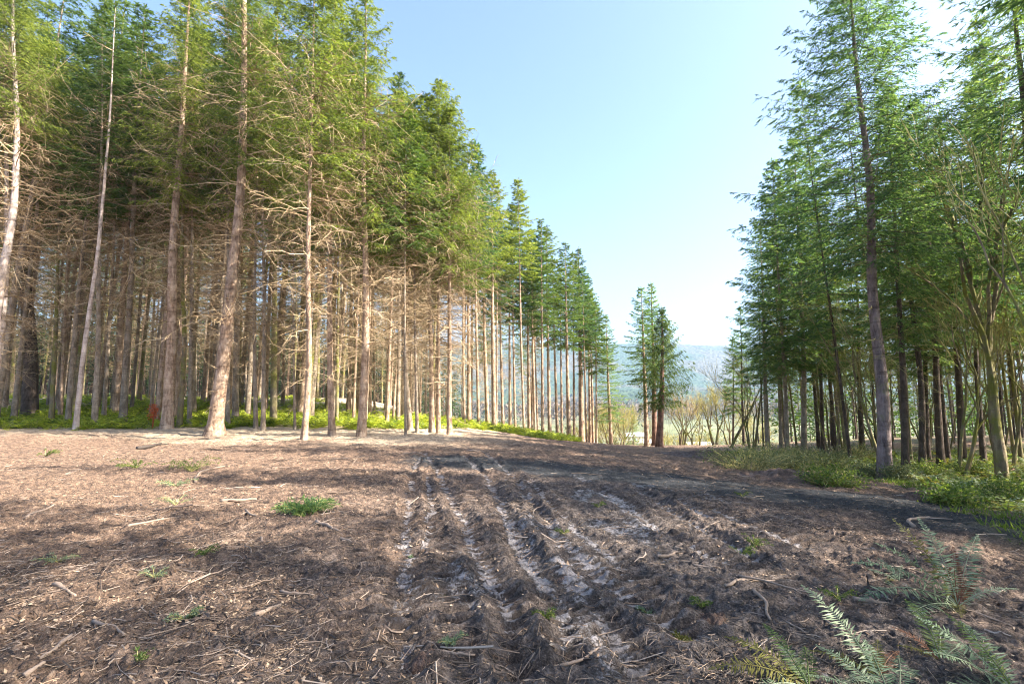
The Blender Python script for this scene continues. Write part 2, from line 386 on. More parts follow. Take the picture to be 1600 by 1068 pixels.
def conifer_meshes(rng, C, Ht, r0, crown0=.45, Lmax=3.2, nlive=100, K=14, Mc=5, dead=(.08, .62), ndead=90, Ldead=2.2,
                   droop=.35, hang=.5, csz=1.0, barkm='fir', needle='nd_mid', twig='twig', shoots=5, top_up=.5, ksh=.34, flare=.35, sides=9, inner=0., dying=(0, 0)):
    def rad(t): return r0 * (np.clip(1 - t, 0, 1) ** .85 * .97 + .03)
    # trunk
    nt_ = 30; t = np.linspace(0, 1, nt_) ** 1.15
    c = C(t); a = np.arange(sides) * 2 * pi / sides
    fl = 1 + flare * np.exp(-t * Ht / .35)
    lob = 1 + (.10 * np.exp(-t * Ht / .5))[:, None] * np.sin(a * 3 + rng.uniform(0, 6))[None] + rng.normal(0, .025, (nt_, sides))
    rr = (rad(t) * fl)[:, None] * lob
    v = c[:, None] + np.stack([rr * np.cos(a), rr * np.sin(a), np.zeros_like(rr)], -1)
    v[0, :, 2] -= .25
    i, k = np.meshgrid(np.arange(nt_ - 1), np.arange(sides), indexing='ij'); k2 = (k + 1) % sides
    q = np.stack([i * sides + k, i * sides + k2, (i + 1) * sides + k2, (i + 1) * sides + k], -1).reshape(-1, 4)
    T = MB(); T.add(v, q); trunk = T.mesh('trunk', M[barkm], True)
    # dead limbs
    D = MB()
    if ndead:
        t0 = dead[0] + (dead[1] - dead[0]) * rng.random(ndead) ** .8
        az = rng.uniform(0, 2 * pi, ndead)
        env = .35 + .65 * np.clip((t0 - dead[0]) / .25, 0, 1)
        L = Ldead * env * rng.uniform(.35, 1.25, ndead)
        u = np.linspace(0, 1, 7)
        hd = np.stack([np.cos(az), np.sin(az)], 1); pd = np.stack([-np.sin(az), np.cos(az)], 1)
        sl = rng.uniform(-.35, .35, ndead); dr = rng.uniform(.2, 1.1, ndead); up = rng.uniform(0, 1.1, ndead) * rng.random(ndead); wv = rng.normal(0, .18, ndead)
        P = C(t0)[:, None, :].repeat(7, 1)
        P[:, :, :2] += hd[:, None] * (L[:, None] * u * (1 - .12 * u))[..., None] + pd[:, None] * (L[:, None] * wv[:, None] * u ** 2)[..., None]
        P[:, :, 2] += L[:, None] * (sl[:, None] * u - dr[:, None] * u ** 2 * .5 + up[:, None] * u ** 3)
        P[:, 1:, :] += rng.normal(0, .018, (ndead, 6, 3)) * L[:, None, None]
        rb = (.008 + .011 * rng.random(ndead) ** 2) * np.clip(L / 1.6, .6, 1.6)
        D.add(*tubes(P, rb[:, None] * (1 - .75 * u)[None], 3))
        if shoots:
            ns = ndead * shoots; bi = np.repeat(np.arange(ndead), shoots)
            us = rng.uniform(.25, .98, ns); f = us * 6; i0 = np.minimum(f.astype(int), 5); w = (f - i0)[:, None]
            b = P[bi, i0] * (1 - w) + P[bi, i0 + 1] * w; tan_ = norm(P[bi, i0 + 1] - P[bi, i0])
            sd = norm(tan_ * .6 + rvec(rng, ns) * .75 + np.array([0, 0, -.25])); Ls = L[bi] * rng.uniform(.12, .38, ns) * (1.15 - us)  + .08
            u3 = np.array([0, .5, 1.]); Q = b[:, None] + sd[:, None] * (Ls[:, None] * u3)[..., None]
            Q[:, :, 2] += (Ls * rng.uniform(-.4, .4, ns))[:, None] * u3 ** 2
            D.add(*tubes(Q, (rb[bi] * .42)[:, None] * (1 - .6 * u3), 3))
    deadme = D.mesh('dead_limbs', M[twig]) if ndead else None
    # live crown
    G = MB()
    nw = max(8, nlive // 5); tl = crown0 + (1 - crown0) * (np.floor(np.arange(nlive) / nlive * nw) + .5 + rng.normal(0, .20, nlive)) / nw; tl = np.clip(tl, crown0 * .97, .985)
    s = (tl - crown0) / (1 - crown0)
    az = np.arange(nlive) * 2.4 + rng.uniform(-.7, .7, nlive)
    L = Lmax * ((1 - s) ** .82 + .03) * (.55 + .45 * np.clip(s * 4, 0, 1)) * rng.uniform(.6, 1.18, nlive)
    el = -.12 + (top_up + .12) * s ** 1.1 + rng.normal(0, .10, nlive)
    u = np.linspace(0, 1, 7); hd = np.stack([np.cos(az), np.sin(az)], 1); pd = np.stack([-np.sin(az), np.cos(az)], 1)
    P = C(tl)[:, None, :].repeat(7, 1); bend = rng.normal(0, .12, nlive)
    P[:, :, :2] += hd[:, None] * (L[:, None] * u * np.cos(el)[:, None])[..., None] + pd[:, None] * (L[:, None] * bend[:, None] * u ** 2)[..., None]
    P[:, :, 2] += L[:, None] * (np.sin(el)[:, None] * u - droop * (1 - s)[:, None] * u ** 2 * .8 + droop * .55 * u ** 3)
    rb = .008 + .014 * L / max(Lmax, .1)
    G.add(*tubes(P, rb[:, None] * (1 - .8 * u)[None], 3), mat=1)
    Mc = int(Mc * 2.3); n = nlive * K; bi = np.repeat(np.arange(nlive), K); us = np.tile((np.arange(K) + .5) / K, nlive); us = inner + .14 * (1 - s[bi]) + (1 - inner - .14 * (1 - s[bi])) * us + rng.uniform(-.03, .03, n); us = np.clip(us, .03, .999)
    kp = rng.random(n) < np.clip(L[bi] / (.42 * Lmax), .30, 1); bi = bi[kp]; us = us[kp]; n = len(bi)
    f = us * 6; i0 = np.minimum(f.astype(int), 5); w = (f - i0)[:, None]
    b = P[bi, i0] * (1 - w) + P[bi, i0 + 1] * w; tg = norm(P[bi, i0 + 1] - P[bi, i0])
    sgn = np.where(np.arange(n) % 2 == 0, 1., -1.)[:, None]
    lat = np.cross(tg, np.array([0, 0, 1.])) * sgn
    sd = norm(tg * rng.uniform(.35, .9, (n, 1)) + lat * rng.uniform(.5, 1., (n, 1)) + np.array([0, 0, -hang]) * rng.uniform(.2, 1.2, (n, 1)))
    Ls = (ksh * L[bi] * (1.08 - us) * 1.1 + .14) * rng.uniform(.6, 1.25, n)
    # needle-bearing sprays along each side shoot
    m = n * Mc; si = np.repeat(np.arange(n), Mc); vs = np.tile((np.arange(Mc) + .3) / Mc, n) + rng.uniform(-.06, .06, m)
    base = b[si] + sd[si] * (Ls[si] * vs)[:, None]; base[:, 2] -= Ls[si] * hang * .35 * vs ** 2
    alt = np.where(np.arange(m) % 2 == 0, 1., -1.)[:, None]; pp = norm(np.cross(sd[si], np.array([0, 0, 1.]) + rvec(rng, m) * .35))
    dirn = norm(sd[si] * rng.uniform(.5, 1.3, (m, 1)) + alt * pp * rng.uniform(.15, .95, (m, 1)) + rvec(rng, m) * .22 + np.array([0, 0, -hang * .30]))
    ln = csz * rng.uniform(.075, .185, m) * (1 - .25 * vs); wd = ln * rng.uniform(.07, .14, m)
    side = norm(np.cross(dirn, rvec(rng, m))) * wd[:, None]
    G.add(*cards(base, dirn * ln[:, None], side))
    # tip tufts at the top
    k = 40; tt_ = rng.uniform(.93, 1, k); bb = C(tt_); dd = norm(rvec(rng, k) * np.array([1, 1, .3]) + np.array([0, 0, .9])); ll = rng.uniform(.12, .3, k)
    G.add(*cards(bb, dd * ll[:, None], norm(np.cross(dd, rvec(rng, k))) * (ll * .17)[:, None]))
    crown = G.mesh('crown', [M[needle], M['twigdark']])
    return trunk, crown, deadme

def plant_tree(name, loc, meshes, label, cat='tree', group=None, rz=0, sc=1, second=None):
    e = empty(name, loc, label, cat, group, rz, sc)
    tr, cr, de = meshes
    link('trunk', tr, e)
    if cr is not None: link('crown', cr, e)
    if de is not None: tag(link('dead_limbs', de, e), kind='stuff')
    return e
def copy_tree(o):
    c = o.copy(); COL.objects.link(c)
    for ch in [x for x in o.children]:
        d = ch.copy(); COL.objects.link(d); d.parent = c
    return c

# style presets
ST = {
 'edge':  dict(crown0=.46, Lmax=3.7, nlive=170, K=20, Mc=8, dead=(.05, .74), ndead=300, Ldead=3.0, droop=.45, hang=.75, csz=1.02, barkm='fir', needle='nd_warm', shoots=9),
 'edgeg': dict(crown0=.50, Lmax=3.4, nlive=140, K=19, Mc=8, dead=(.06, .74), ndead=270, Ldead=2.7, droop=.35, hang=.5, csz=1.15, barkm='grey', needle='nd_warm', shoots=9),
 'pole':  dict(crown0=.56, Lmax=3.0, nlive=95, K=15, Mc=7, dead=(.07, .76), ndead=190, Ldead=2.2, droop=.35, hang=.4, csz=1.25, barkm='grey', needle='nd_mid', shoots=6),
 'palep': dict(crown0=.74, Lmax=1.8, nlive=40, K=11, Mc=5, dead=(.15, .85), ndead=60, Ldead=1.9, droop=.2, hang=.3, csz=1.1, barkm='pale', needle='nd_mid', shoots=5),
 'mossp': dict(crown0=.56, Lmax=2.8, nlive=85, K=12, Mc=6, dead=(.10, .74), ndead=120, Ldead=1.9, droop=.35, hang=.5, csz=1.1, barkm='moss', needle='nd_mid', twig='twigmoss', shoots=6),
 'tall':  dict(crown0=.55, Lmax=2.8, nlive=100, K=13, Mc=6, dead=(.15, .66), ndead=80, Ldead=1.4, droop=.3, hang=.35, csz=1.75, barkm='fir', needle='nd_mid', shoots=4),
 'dark':  dict(crown0=.45, Lmax=3.4, nlive=90, K=14, Mc=6, dead=(.12, .6), ndead=90, Ldead=2.2, droop=.4, hang=.5, csz=1.2, barkm='darkb', needle='nd_dark', twig='twig', shoots=5),
 'right': dict(crown0=.33, Lmax=3.6, nlive=140, K=17, Mc=7, dead=(.14, .60), ndead=80, Ldead=2.2, droop=.42, hang=.55, csz=1.25, barkm='darkb', needle='nd_cool', twig='twigmoss', shoots=5),
 'rpole': dict(crown0=.30, Lmax=2.7, nlive=72, K=14, Mc=6, dead=(.08, .62), ndead=90, Ldead=1.8, droop=.4, hang=.5, csz=1.45, barkm='darkb', needle='nd_cool', twig='twigmoss', shoots=5),
}
def hero(name, label, pts, wpx, Ht, style, seed, cat='conifer', group=None, Y=None, **over):
    """pts: photograph positions of the stem from the foot upward; the first is on the land"""
    rng = np.random.default_rng(seed)
    if Y is None:
        x, y = ground_at(*pts[0])
    else:
        y = Y; x = at_depth(pts[0][0], pts[0][1], Y)[0]
    z0 = float(base_h(x, y)); root = np.array([x, y, z0])
    P = [np.zeros(3)]
    for p in pts[1:]:
        q = np.array(at_depth(p[0], p[1], y)) - root; q[1] = rng.normal(0, .15); P.append(q)
    d = P[-1] - P[-2]
    if len(P) > 2: d = P[-1] - P[-3]
    rem = Ht - P[-1][2]
    if rem > .5:
        d = d / max(d[2], .1); d[:2] *= .5; P.append(P[-1] + np.array([d[0], d[1], 1]) * rem)
    st = dict(ST[style]); st.update(over)
    C = curve_fn(P); r0 = wpx / FPX * y / 2
    ms = conifer_meshes(rng, C, Ht, r0 * .88, **st)
    e = plant_tree(name, root, ms, label, cat, group)
    PLACED.append((x, y)); return e
PLACED = []

build_ground()
HEROES = [
 # left edge of the clearing, photograph left to right
 ('conifer', 'pale forked trunk leaning in at the left frame edge', [(-38, 668), (-12, 600), (8, 460), (20, 330), (24, 180), (20, 40)], 17, 25, 'edge', dict(barkm='pale', crown0=.6, Y=23.5)),
 ('conifer', 'slim pale trunk curving up along the left frame edge', [(-20, 664), (-4, 560), (2, 400), (6, 250), (10, 90)], 12, 23, 'edge', dict(barkm='pale', crown0=.6, Y=25)),
 ('conifer', 'pair of massive dark trunks joined at the foot beside the forest road', [(48, 628), (45, 540), (40, 420), (38, 300)], 24, 27, 'dark', dict(Y=34)),
 ('conifer', 'yellow mossy slender trunk right of the massive dark pair', [(82, 636), (86, 500), (90, 350), (92, 200)], 8, 21, 'mossp', dict(Y=31)),
 ('broadleaf', 'whitish slender trunk leaning right, left of the grey straight one', [(118, 671), (132, 540), (149, 390), (165, 180), (180, 15)], 9, 23.5, 'palep', {}),
 ('conifer', 'grey straight trunk just behind the whitish leaning one', [(147, 667), (151, 540), (153, 400), (158, 200), (160, 60)], 10, 23, 'edgeg', dict(needle='nd_mid')),
 ('conifer', 'thick reddish trunk left of the biggest leaning trunk', [(261, 671), (268, 520), (275, 380), (283, 220), (288, 40)], 19, 26, 'edge', {}),
 ('conifer', 'mossy pole close beside the thick reddish trunk', [(280, 668), (281, 540), (283, 400), (286, 200)], 9, 22, 'mossp', {}),
 ('conifer', 'brown pole second right of the thick reddish trunk', [(296, 664), (297, 520), (298, 380), (299, 200)], 8, 21, 'pole', {}),
 ('conifer', 'biggest scaly trunk with a wide foot, leaning right at the clearing edge', [(334, 681), (350, 560), (362, 430), (374, 300), (382, 120), (385, 0)], 24, 27, 'edge', dict(flare=.8)),
 ('conifer', 'straight pole tucked behind the biggest leaning trunk', [(356, 667), (357, 520), (358, 350), (352, 150)], 8, 21, 'pole', {}),
 ('conifer', 'left one of the twin straight poles right of the biggest trunk', [(400, 671), (400, 500), (399, 300)], 7, 20, 'pole', dict(needle='nd_warm')),
 ('conifer', 'right one of the twin straight poles right of the biggest trunk', [(411, 673), (410, 500), (409, 300)], 8, 21, 'pole', dict(needle='nd_warm')),
 ('conifer', 'very thin dark pole between the twin poles and the curved-foot trunk', [(461, 672), (460, 520), (458, 380)], 4.5, 16, 'pole', {}),
 ('conifer', 'slender trunk with a curved foot standing forward on the bare earth', [(475, 688), (482, 570), (485, 420), (487, 250)], 11, 22, 'edgeg', dict(barkm='fir')),
 ('conifer', 'trunk with a kinked foot right of the forward curved one', [(519, 680), (517, 590), (515, 500), (514, 350)], 12, 22.5, 'edge', dict(crown0=.46)),
 ('conifer', 'stout straight trunk below the highest green top on the left', [(565, 682), (571, 560), (571, 420), (569, 280), (568, 150)], 15, 21.5, 'edge', dict(crown0=.40)),
 ('conifer', 'very thin pole at the foot of the leaning brown trunk', [(634, 682), (633, 560), (632, 430)], 4.5, 15, 'pole', {}),
 ('conifer', 'brown trunk leaning left, left of the close-set trio', [(641, 672), (633, 570), (628, 460), (625, 320)], 10, 18.8, 'edgeg', {}),
 ('conifer', 'straight pole between the leaning brown trunk and the trio', [(652, 677), (649, 520), (646, 350)], 6, 17, 'pole', dict(needle='nd_warm')),
 ('conifer', 'left trunk of the close-set trio', [(675, 676), (674, 540), (669, 400), (667, 300)], 10, 17.6, 'edgeg', dict(barkm='fir')),
 ('conifer', 'middle trunk of the close-set trio', [(685, 676), (686, 500), (686, 330)], 8, 18.4, 'edge', dict(crown0=.5)),
 ('conifer', 'right trunk of the close-set trio, green almost to mid height', [(702, 678), (703, 520), (702, 330)], 9, 16.6, 'edge', dict(crown0=.46)),
]
seed = 100
for nm, lab, pts, w, Ht, stl, ov in HEROES:
    seed += 1
    e = hero('leaning_conifer' if 'lean' in lab else 'conifer', lab, pts, w, Ht, stl, seed, 'tree', 'trees along the left edge of the clearing', **ov)

# tall narrow conifers that recede toward the valley on the left side
FAR = [(725, 673, 38, 6, 20), (748, 674, 36, 6, 20.5), (762, 676, 44, 8, 20.5), (772, 672, 40, 9, 20.5), (786, 675, 46, 6, 20), (797, 675, 50, 6, 20.5),
       (805, 676, 46, 5, 21), (819, 678, 42, 5, 21.5), (827, 678, 52, 7, 20), (836, 678, 48, 5, 19.5), (848, 680, 46, 6, 20), (859, 681, 50, 7, 21),
       (871, 682, 56, 6, 20), (878, 683, 62, 5, 20), (889, 685, 50, 8, 19.5), (897, 684, 58, 5, 21.5), (909, 686, 60, 11, 23), (917, 687, 56, 4, 19),
       (922, 687, 64, 6, 21), (927, 688, 60, 5, 18), (932, 688, 58, 4, 16)]
ordn = ['first', 'second', 'third', 'fourth', 'fifth', 'sixth', 'seventh', 'eighth', 'ninth', 'tenth', 'eleventh', 'twelfth', 'thirteenth', 'fourteenth', 'fifteenth', 'sixteenth', 'seventeenth', 'eighteenth', 'nineteenth', 'twentieth', 'last']
for k, (px, py, Y, w, Ht) in enumerate(FAR):
    seed += 1
    extra = {5: ', tallest tip', 16: ', thickest grey trunk', 20: ', the shortest'}.get(k, '')
    lab = '%s bare-stemmed conifer of the row receding to the valley%s' % (ordn[k], extra)
    hero('tall_conifer', lab, [(px, py), (px - 1 - (k * 7 % 5), py - 150)], w, Ht, 'tall', seed, 'tree', 'tall conifers receding toward the valley', Y=Y,
         Lmax=[2.8, 2.4, 3.2][k % 3], needle=['nd_mid', 'nd_cool', 'nd_mid', 'nd_warm'][k % 4], crown0=[.5, .56, .46, .6][k % 4], ndead=50)
hero('dense_conifer', 'dense dark spruce green nearly to the ground at the end of the left row', [(955, 692), (950, 600)], 7, 15.5, 'tall', 501, 'tree', Y=62, crown0=.18, Lmax=3.0, nlive=130, needle='nd_cool', ndead=15, csz=1.5)

# cedar and firs alone on the crest
hero('lone_fir', 'leftmost lone fir of the three on the crest', [(1011, 697), (1008, 600), (1003, 480)], 9, 16.5, 'tall', 601, 'tree', 'lone trees on the crest', Y=53, crown0=.38, Lmax=3.2, nlive=110, needle='nd_cool', barkm='fir', csz=1.65)
hero('lone_fir', 'tallest lone fir standing between the other two on the crest', [(1023, 696), (1022, 600), (1018, 470)], 10, 17.8, 'tall', 602, 'tree', 'lone trees on the crest', Y=56, crown0=.40, Lmax=2.5, nlive=110, needle='nd_cool', barkm='red', csz=1.65)
hero('lone_cedar', 'rightmost lone cedar with a broad rounded crown and red trunk', [(1030, 700), (1034, 600), (1035, 500)], 13, 13.5, 'tall', 603, 'tree', 'lone trees on the crest', Y=50, crown0=.30, Lmax=3.9, nlive=170, K=13, needle='cedar', barkm='red', csz=1.65, hang=1.1, top_up=1.1, ndead=10)

RIGHT = [
 ('big dark trunk nearest on the right edge, crown against the white sky', [(1382, 748), (1374, 620), (1362, 450), (1352, 300), (1335, 120)], 22, 19.6, 'right', dict(crown0=.38, Lmax=5.2, nlive=230, K=24, csz=1.1, needle='nd_cool', barkm='dfir')),
 ('mossy dark trunk right next to the big nearest one', [(1415, 735), (1410, 600), (1403, 450), (1397, 350)], 12, 17, 'right', {}),
 ('thin dark trunk, second right of the big nearest one', [(1441, 729), (1434, 600), (1424, 450)], 11, 17, 'rpole', {}),
 ('dark trunk, third right of the big nearest one', [(1470, 728), (1464, 600), (1455, 430), (1450, 300)], 12, 18, 'right', {}),
 ('thin leaning trunk between two dark ones right of centre in the right wood', [(1482, 720), (1472, 560), (1462, 420)], 8, 17, 'rpole', {}),
 ('straight black trunk left of the forked mossy maple', [(1504, 722), (1499, 600), (1493, 480)], 12, 18, 'right', {}),
 ('straight conifer with the tip nearest the sky gap left of the big one', [(1256, 713), (1252, 560), (1246, 400)], 10, 20.5, 'right', dict(crown0=.30, Lmax=4.2, barkm='grey', csz=1.6)),
 ('slightly leaning trunk left of the straight tip conifer', [(1231, 714), (1225, 600), (1216, 430)], 8, 19, 'right', dict(crown0=.28, Lmax=3.8, barkm='grey', csz=1.6)),
 ('close grey trunk beside the slightly leaning one', [(1221, 706), (1219, 560), (1212, 420)], 7, 17.5, 'rpole', dict(barkm='grey')),
 ('two-tone trunk standing near the left end of the right wood', [(1200, 710), (1197, 600), (1192, 480)], 9, 16, 'rpole', dict(Lmax=3.2, crown0=.3, barkm='grey')),
 ('slender conifer at the left end of the right wood', [(1163, 708), (1160, 620), (1157, 540)], 5, 14, 'rpole', dict(Lmax=2.4, crown0=.35, Y=52)),
 ('small feathery conifer leftmost of the right wood', [(1146, 706), (1146, 600)], 4, 12, 'rpole', dict(Lmax=2.2, crown0=.3, Y=58)),
 ('thin straight trunk between the tip conifer and the big nearest one', [(1286, 706), (1282, 560), (1276, 430)], 7, 17, 'rpole', {}),
 ('thin dark trunk left of a pair, mid way to the big nearest one', [(1306, 705), (1298, 560), (1292, 450)], 7, 16, 'rpole', {}),
 ('dark trunk close behind and left of the big nearest one', [(1347, 702), (1341, 600), (1338, 480)], 9, 17, 'rpole', dict(Lmax=2.8)),
 ('tall spruce at the right frame edge with drooping dark boughs', [(1640, 745), (1630, 560), (1612, 400), (1598, 200), (1588, 40)], 20, 22, 'right', dict(Y=17.5, Lmax=4.4, crown0=.34, nlive=170, K=16, needle='nd_cool')),
 ('lanky conifer behind the drooping spruce, green to mid height', [(1537, 722), (1533, 560), (1530, 420), (1545, 200)], 9, 21, 'right', dict(Y=24, Lmax=3.6)),
 ('dark conifer filling the gap above the forked maple', [(1450, 722), (1447, 560), (1452, 400)], 9, 14.5, 'right', dict(Y=27, Lmax=3.2)),
]
for lab, pts, w, Ht, stl, ov in RIGHT:
    seed += 1; hero('conifer', lab, pts, w, Ht, stl, seed, 'tree', 'trees along the right edge of the clearing', **ov)

# ------------------------------------------------------------------ bare broadleaf trees
def deciduous(rng, Ht, r0, spread=.5, moss='moss', stems=1, fork=.25, depth=5, twm='twigmoss', buds=None, n0=3):
    T = MB(); Br = MB(); Tw = MB()
    def path(p, d, L, n, wob):
        P = [p]; d = d.copy()
        for _ in range(n - 1):
            d = d + rng.normal(0, wob, 3) + np.array([0, 0, .05]); d /= np.linalg.norm(d); P.append(P[-1] + d * L / (n - 1))
        return np.array(P), d
    store = {}
    def put(P, ra, rb, lvl):
        store.setdefault((min(lvl, 3), len(P)), []).append((P, np.linspace(ra, rb, len(P))))
    def grow(p, d, L, r, lvl):
        P, de = path(p, d, L, 6, .10 if lvl else .05); put(P, r, r * .62, lvl)
        if lvl >= depth: return
        kids = rng.integers(2, 4) + (1 if lvl >= 2 else 0)
        for k in range(kids):
            i = 5 if k == 0 else rng.integers(2, 6)
            a = rng.normal(size=3); a -= a.dot(de) * de; a /= np.linalg.norm(a)
            ang = rng.uniform(.25, .75) * (spread / .5) * (.55 if k == 0 else 1)
            nd_ = de * cos(ang) + a * sin(ang); nd_[2] += .12; nd_ /= np.linalg.norm(nd_)
            grow(P[i], nd_, L * rng.uniform(.55, .82), r * (.62 if k == 0 else rng.uniform(.35, .5)), lvl + 1)
    for s in range(stems):
        a = rng.uniform(0, 2 * pi); off = np.array([cos(a), sin(a), 0]) * (.25 if stems > 1 else 0)
        d = norm(np.array([cos(a) * (.28 if stems > 1 else .05), sin(a) * (.28 if stems > 1 else .05), 1.]))
        L = Ht * fork; P, de = path(off, d, L, 8, .04); P[0, 2] -= .2
        T.add(*tubes(P[None], (np.linspace(r0 * 1.25, r0 * .8, 8))[None], 8))
        for k in range(n0):
            ang = rng.uniform(.15, .6) * spread / .5; a = 2 * pi * k / n0 + rng.uniform(-.5, .5)
            nd_ = norm(de * cos(ang) + np.array([cos(a), sin(a), 0]) * sin(ang)); grow(P[7 if k < 2 else 5], nd_, Ht * .27, r0 * .6, 1)
    for (lvl, n), L_ in store.items():
        Pm = np.stack([a for a, _ in L_]); rm = np.maximum(np.stack([b for _, b in L_]), .006)
        (Br if lvl < 3 else Tw).add(*tubes(Pm, rm, 5 if lvl < 3 else 3))
    if buds:
        Pm = np.concatenate([a for (lv, n), L_ in store.items() if lv >= 3 for a, _ in L_])
        k = rng.integers(0, len(Pm), buds[1]); b = Pm[k] + rng.normal(0, .05, (len(k), 3)); d = rvec(rng, len(k)) * rng.uniform(.06, .14, (len(k), 1))
        Tw.add(*cards(b, d, norm(np.cross(d, rvec(rng, len(k)))) * .03), mat=1)
    tr = T.mesh('trunk', M[moss], True)
    return tr, Br.mesh('limbs', M[moss], True), Tw.mesh('twigs', [M[twm], M[buds[0]] if buds else M[twm]])
def plant_broad(name, loc, ms, label, group=None, rz=0, sc=1):
    e = empty(name, loc, label, 'tree', group, rz, sc); link('trunk', ms[0], e); link('limbs', ms[1], e); tag(link('twig_crown', ms[2], e), kind='stuff'); return e
def gz(x, y): return (x, y, float(base_h(x, y)))
rng = np.random.default_rng(7)
M['budy'] = leafmat('yellow_catkins', (.20, .17, .03), (.36, .30, .06), (.48, .42, .12), .4)
VALLEY = [(1063, 74, 9.5, 5, 'bare many-stemmed mossy maple right of the lone cedar'), (1086, 78, 9, 3, 'bare golden-budded maple, second right of the lone cedar'),
          (1117, 66, 8.5, 2, 'low-branching bare tree in front of the bright valley meadow'), (1140, 72, 10, 3, 'bare spreading tree at the left foot of the right wood'),
          (1044, 92, 8, 3, 'pale bare tree just behind the lone cedar'), (1100, 98, 9, 3, 'bare tree behind the golden-budded maple'),
          (968, 80, 8.5, 3, 'bare bush-like tree between the dense dark spruce and the small evergreen'), (952, 76, 7.5, 3, 'bare yellowish tree at the foot of the dense dark spruce')]
for k, (px, Y, Ht, stm, lab) in enumerate(VALLEY):
    x, y, _ = at_depth(px, 660, Y)
    ms = deciduous(np.random.default_rng(700 + k), Ht, .13 if stm > 2 else .17, .5, 'moss', stm, .22, 5, 'twigmoss' if k != 0 else 'twig', ('budy', 900), 2 if stm > 2 else 3)
    plant_broad('bare_tree', gz(x, y), ms, lab, 'bare trees below the crest')
BT = []
for k in range(4):
    ms = deciduous(np.random.default_rng(760 + k), 11, .14, .55, 'moss', [1, 3, 2, 1][k], .24, 5, ['twig', 'twigmoss', 'twig', 'twigmoss'][k], ('budy', 1200) if k % 2 else None, 3)
    px = 1000 + k * 45; Y = 120 + 12 * k; x, y, _ = at_depth(px, 650, Y); BT.append(plant_broad('bare_tree', gz(x, y), ms, 'bare tree on the slope, part of the tan thicket beyond the crest', 'bare thicket beyond the crest', 0, 1.3))
rb_ = random.Random(9); cnt = 0
while cnt < 56:
    px = rb_.uniform(930, 1330); Y = rb_.uniform(88, 190); x, y, _ = at_depth(px, 650, Y)
    if any((x - a) ** 2 + (y - b) ** 2 < 16 for a, b in PLACED): continue
    PLACED.append((x, y)); e = copy_tree(BT[cnt % 4]); sc = rb_.uniform(.85, 1.3) * (1 + (Y - 88) / 150); e.location = gz(x, y); e.rotation_euler = (0, 0, rb_.uniform(0, 6.28)); e.scale = (sc, sc, sc); cnt += 1
x, y = ground_at(1566, 752)
ms = deciduous(np.random.default_rng(731), 15, .16, .32, 'moss', 1, .26, 5, 'twigmoss', None, 4)
plant_broad('mossy_maple', gz(x, y), ms, 'forked mossy maple with a flared foot at the edge of the right wood'); PLACED.append((x, y))
SP = []; rs_ = random.Random(12); cnt = 0
for k in range(3):
    ms = deciduous(np.random.default_rng(790 + k), 7.5, .05, .45, 'moss', [1, 2, 3][k], .3, 4, 'twigmoss', None, 3); SP.append(ms)
protos = {}
while cnt < 18:
    x, y = rs_.uniform(11, 34), rs_.uniform(9, 42)
    if x < EDGE_R(y) + 1.2 or x > y * 1.1 + 3 or any((x - a) ** 2 + (y - b) ** 2 < 2 for a, b in PLACED): continue
    PLACED.append((x, y)); v = cnt % 3; sc = rs_.uniform(.7, 1.35)
    if v in protos: e = copy_tree(protos[v]); e.location = gz(x, y); e.rotation_euler = (rs_.gauss(0, .08), rs_.gauss(0, .08), rs_.uniform(0, 6.28)); e.scale = (sc, sc, sc)
    else: protos[v] = plant_broad('mossy_sapling', gz(x, y), SP[v], 'thin bare mossy sapling under the conifers of the right wood', 'mossy saplings in the right wood')
    cnt += 1
# leaning poles at the left end of the right wood
for k, (a, b, Y, w, lab) in enumerate([((1141, 715), (1190, 600), 47, 5, 'fallen pole leaning right against the trees, longest of two'), ((1180, 712), (1194, 560), 45, 4, 'shorter leaning bare pole beside the long leaning one')]):
    p = np.array(at_depth(*a, Y)); q = np.array(at_depth(*b, Y)); p[2] = float(base_h(p[0], p[1]))
    mb = MB(); u = np.linspace(0, 1, 8)[:, None]; P = (q - p) * u * 1.15; P[:, 2] -= .25 * (u[:, 0] * (1 - u[:, 0])) * 4
    P[0, 2] -= .2; mb.add(*tubes(P[None], np.linspace(w / FPX * Y / 2, .02, 8)[None], 7)); e = empty('leaning_pole', p, lab, 'dead tree', 'leaning poles'); link('trunk', mb.mesh('trunk', M['moss'], True), e)
    mb = MB(); n = 14; i = rng.integers(1, 8, n); d = norm(rvec(rng, n) + [0, 0, .2]) * rng.uniform(.4, 1.2, (n, 1)); mb.add(*tubes(P[i][:, None] + d[:, None] * np.linspace(0, 1, 4)[None, :, None], np.linspace(.015, .004, 4)[None], 3))
    tag(link('dead_limbs', mb.mesh('dead_limbs', M['twigmoss']), e), kind='stuff')

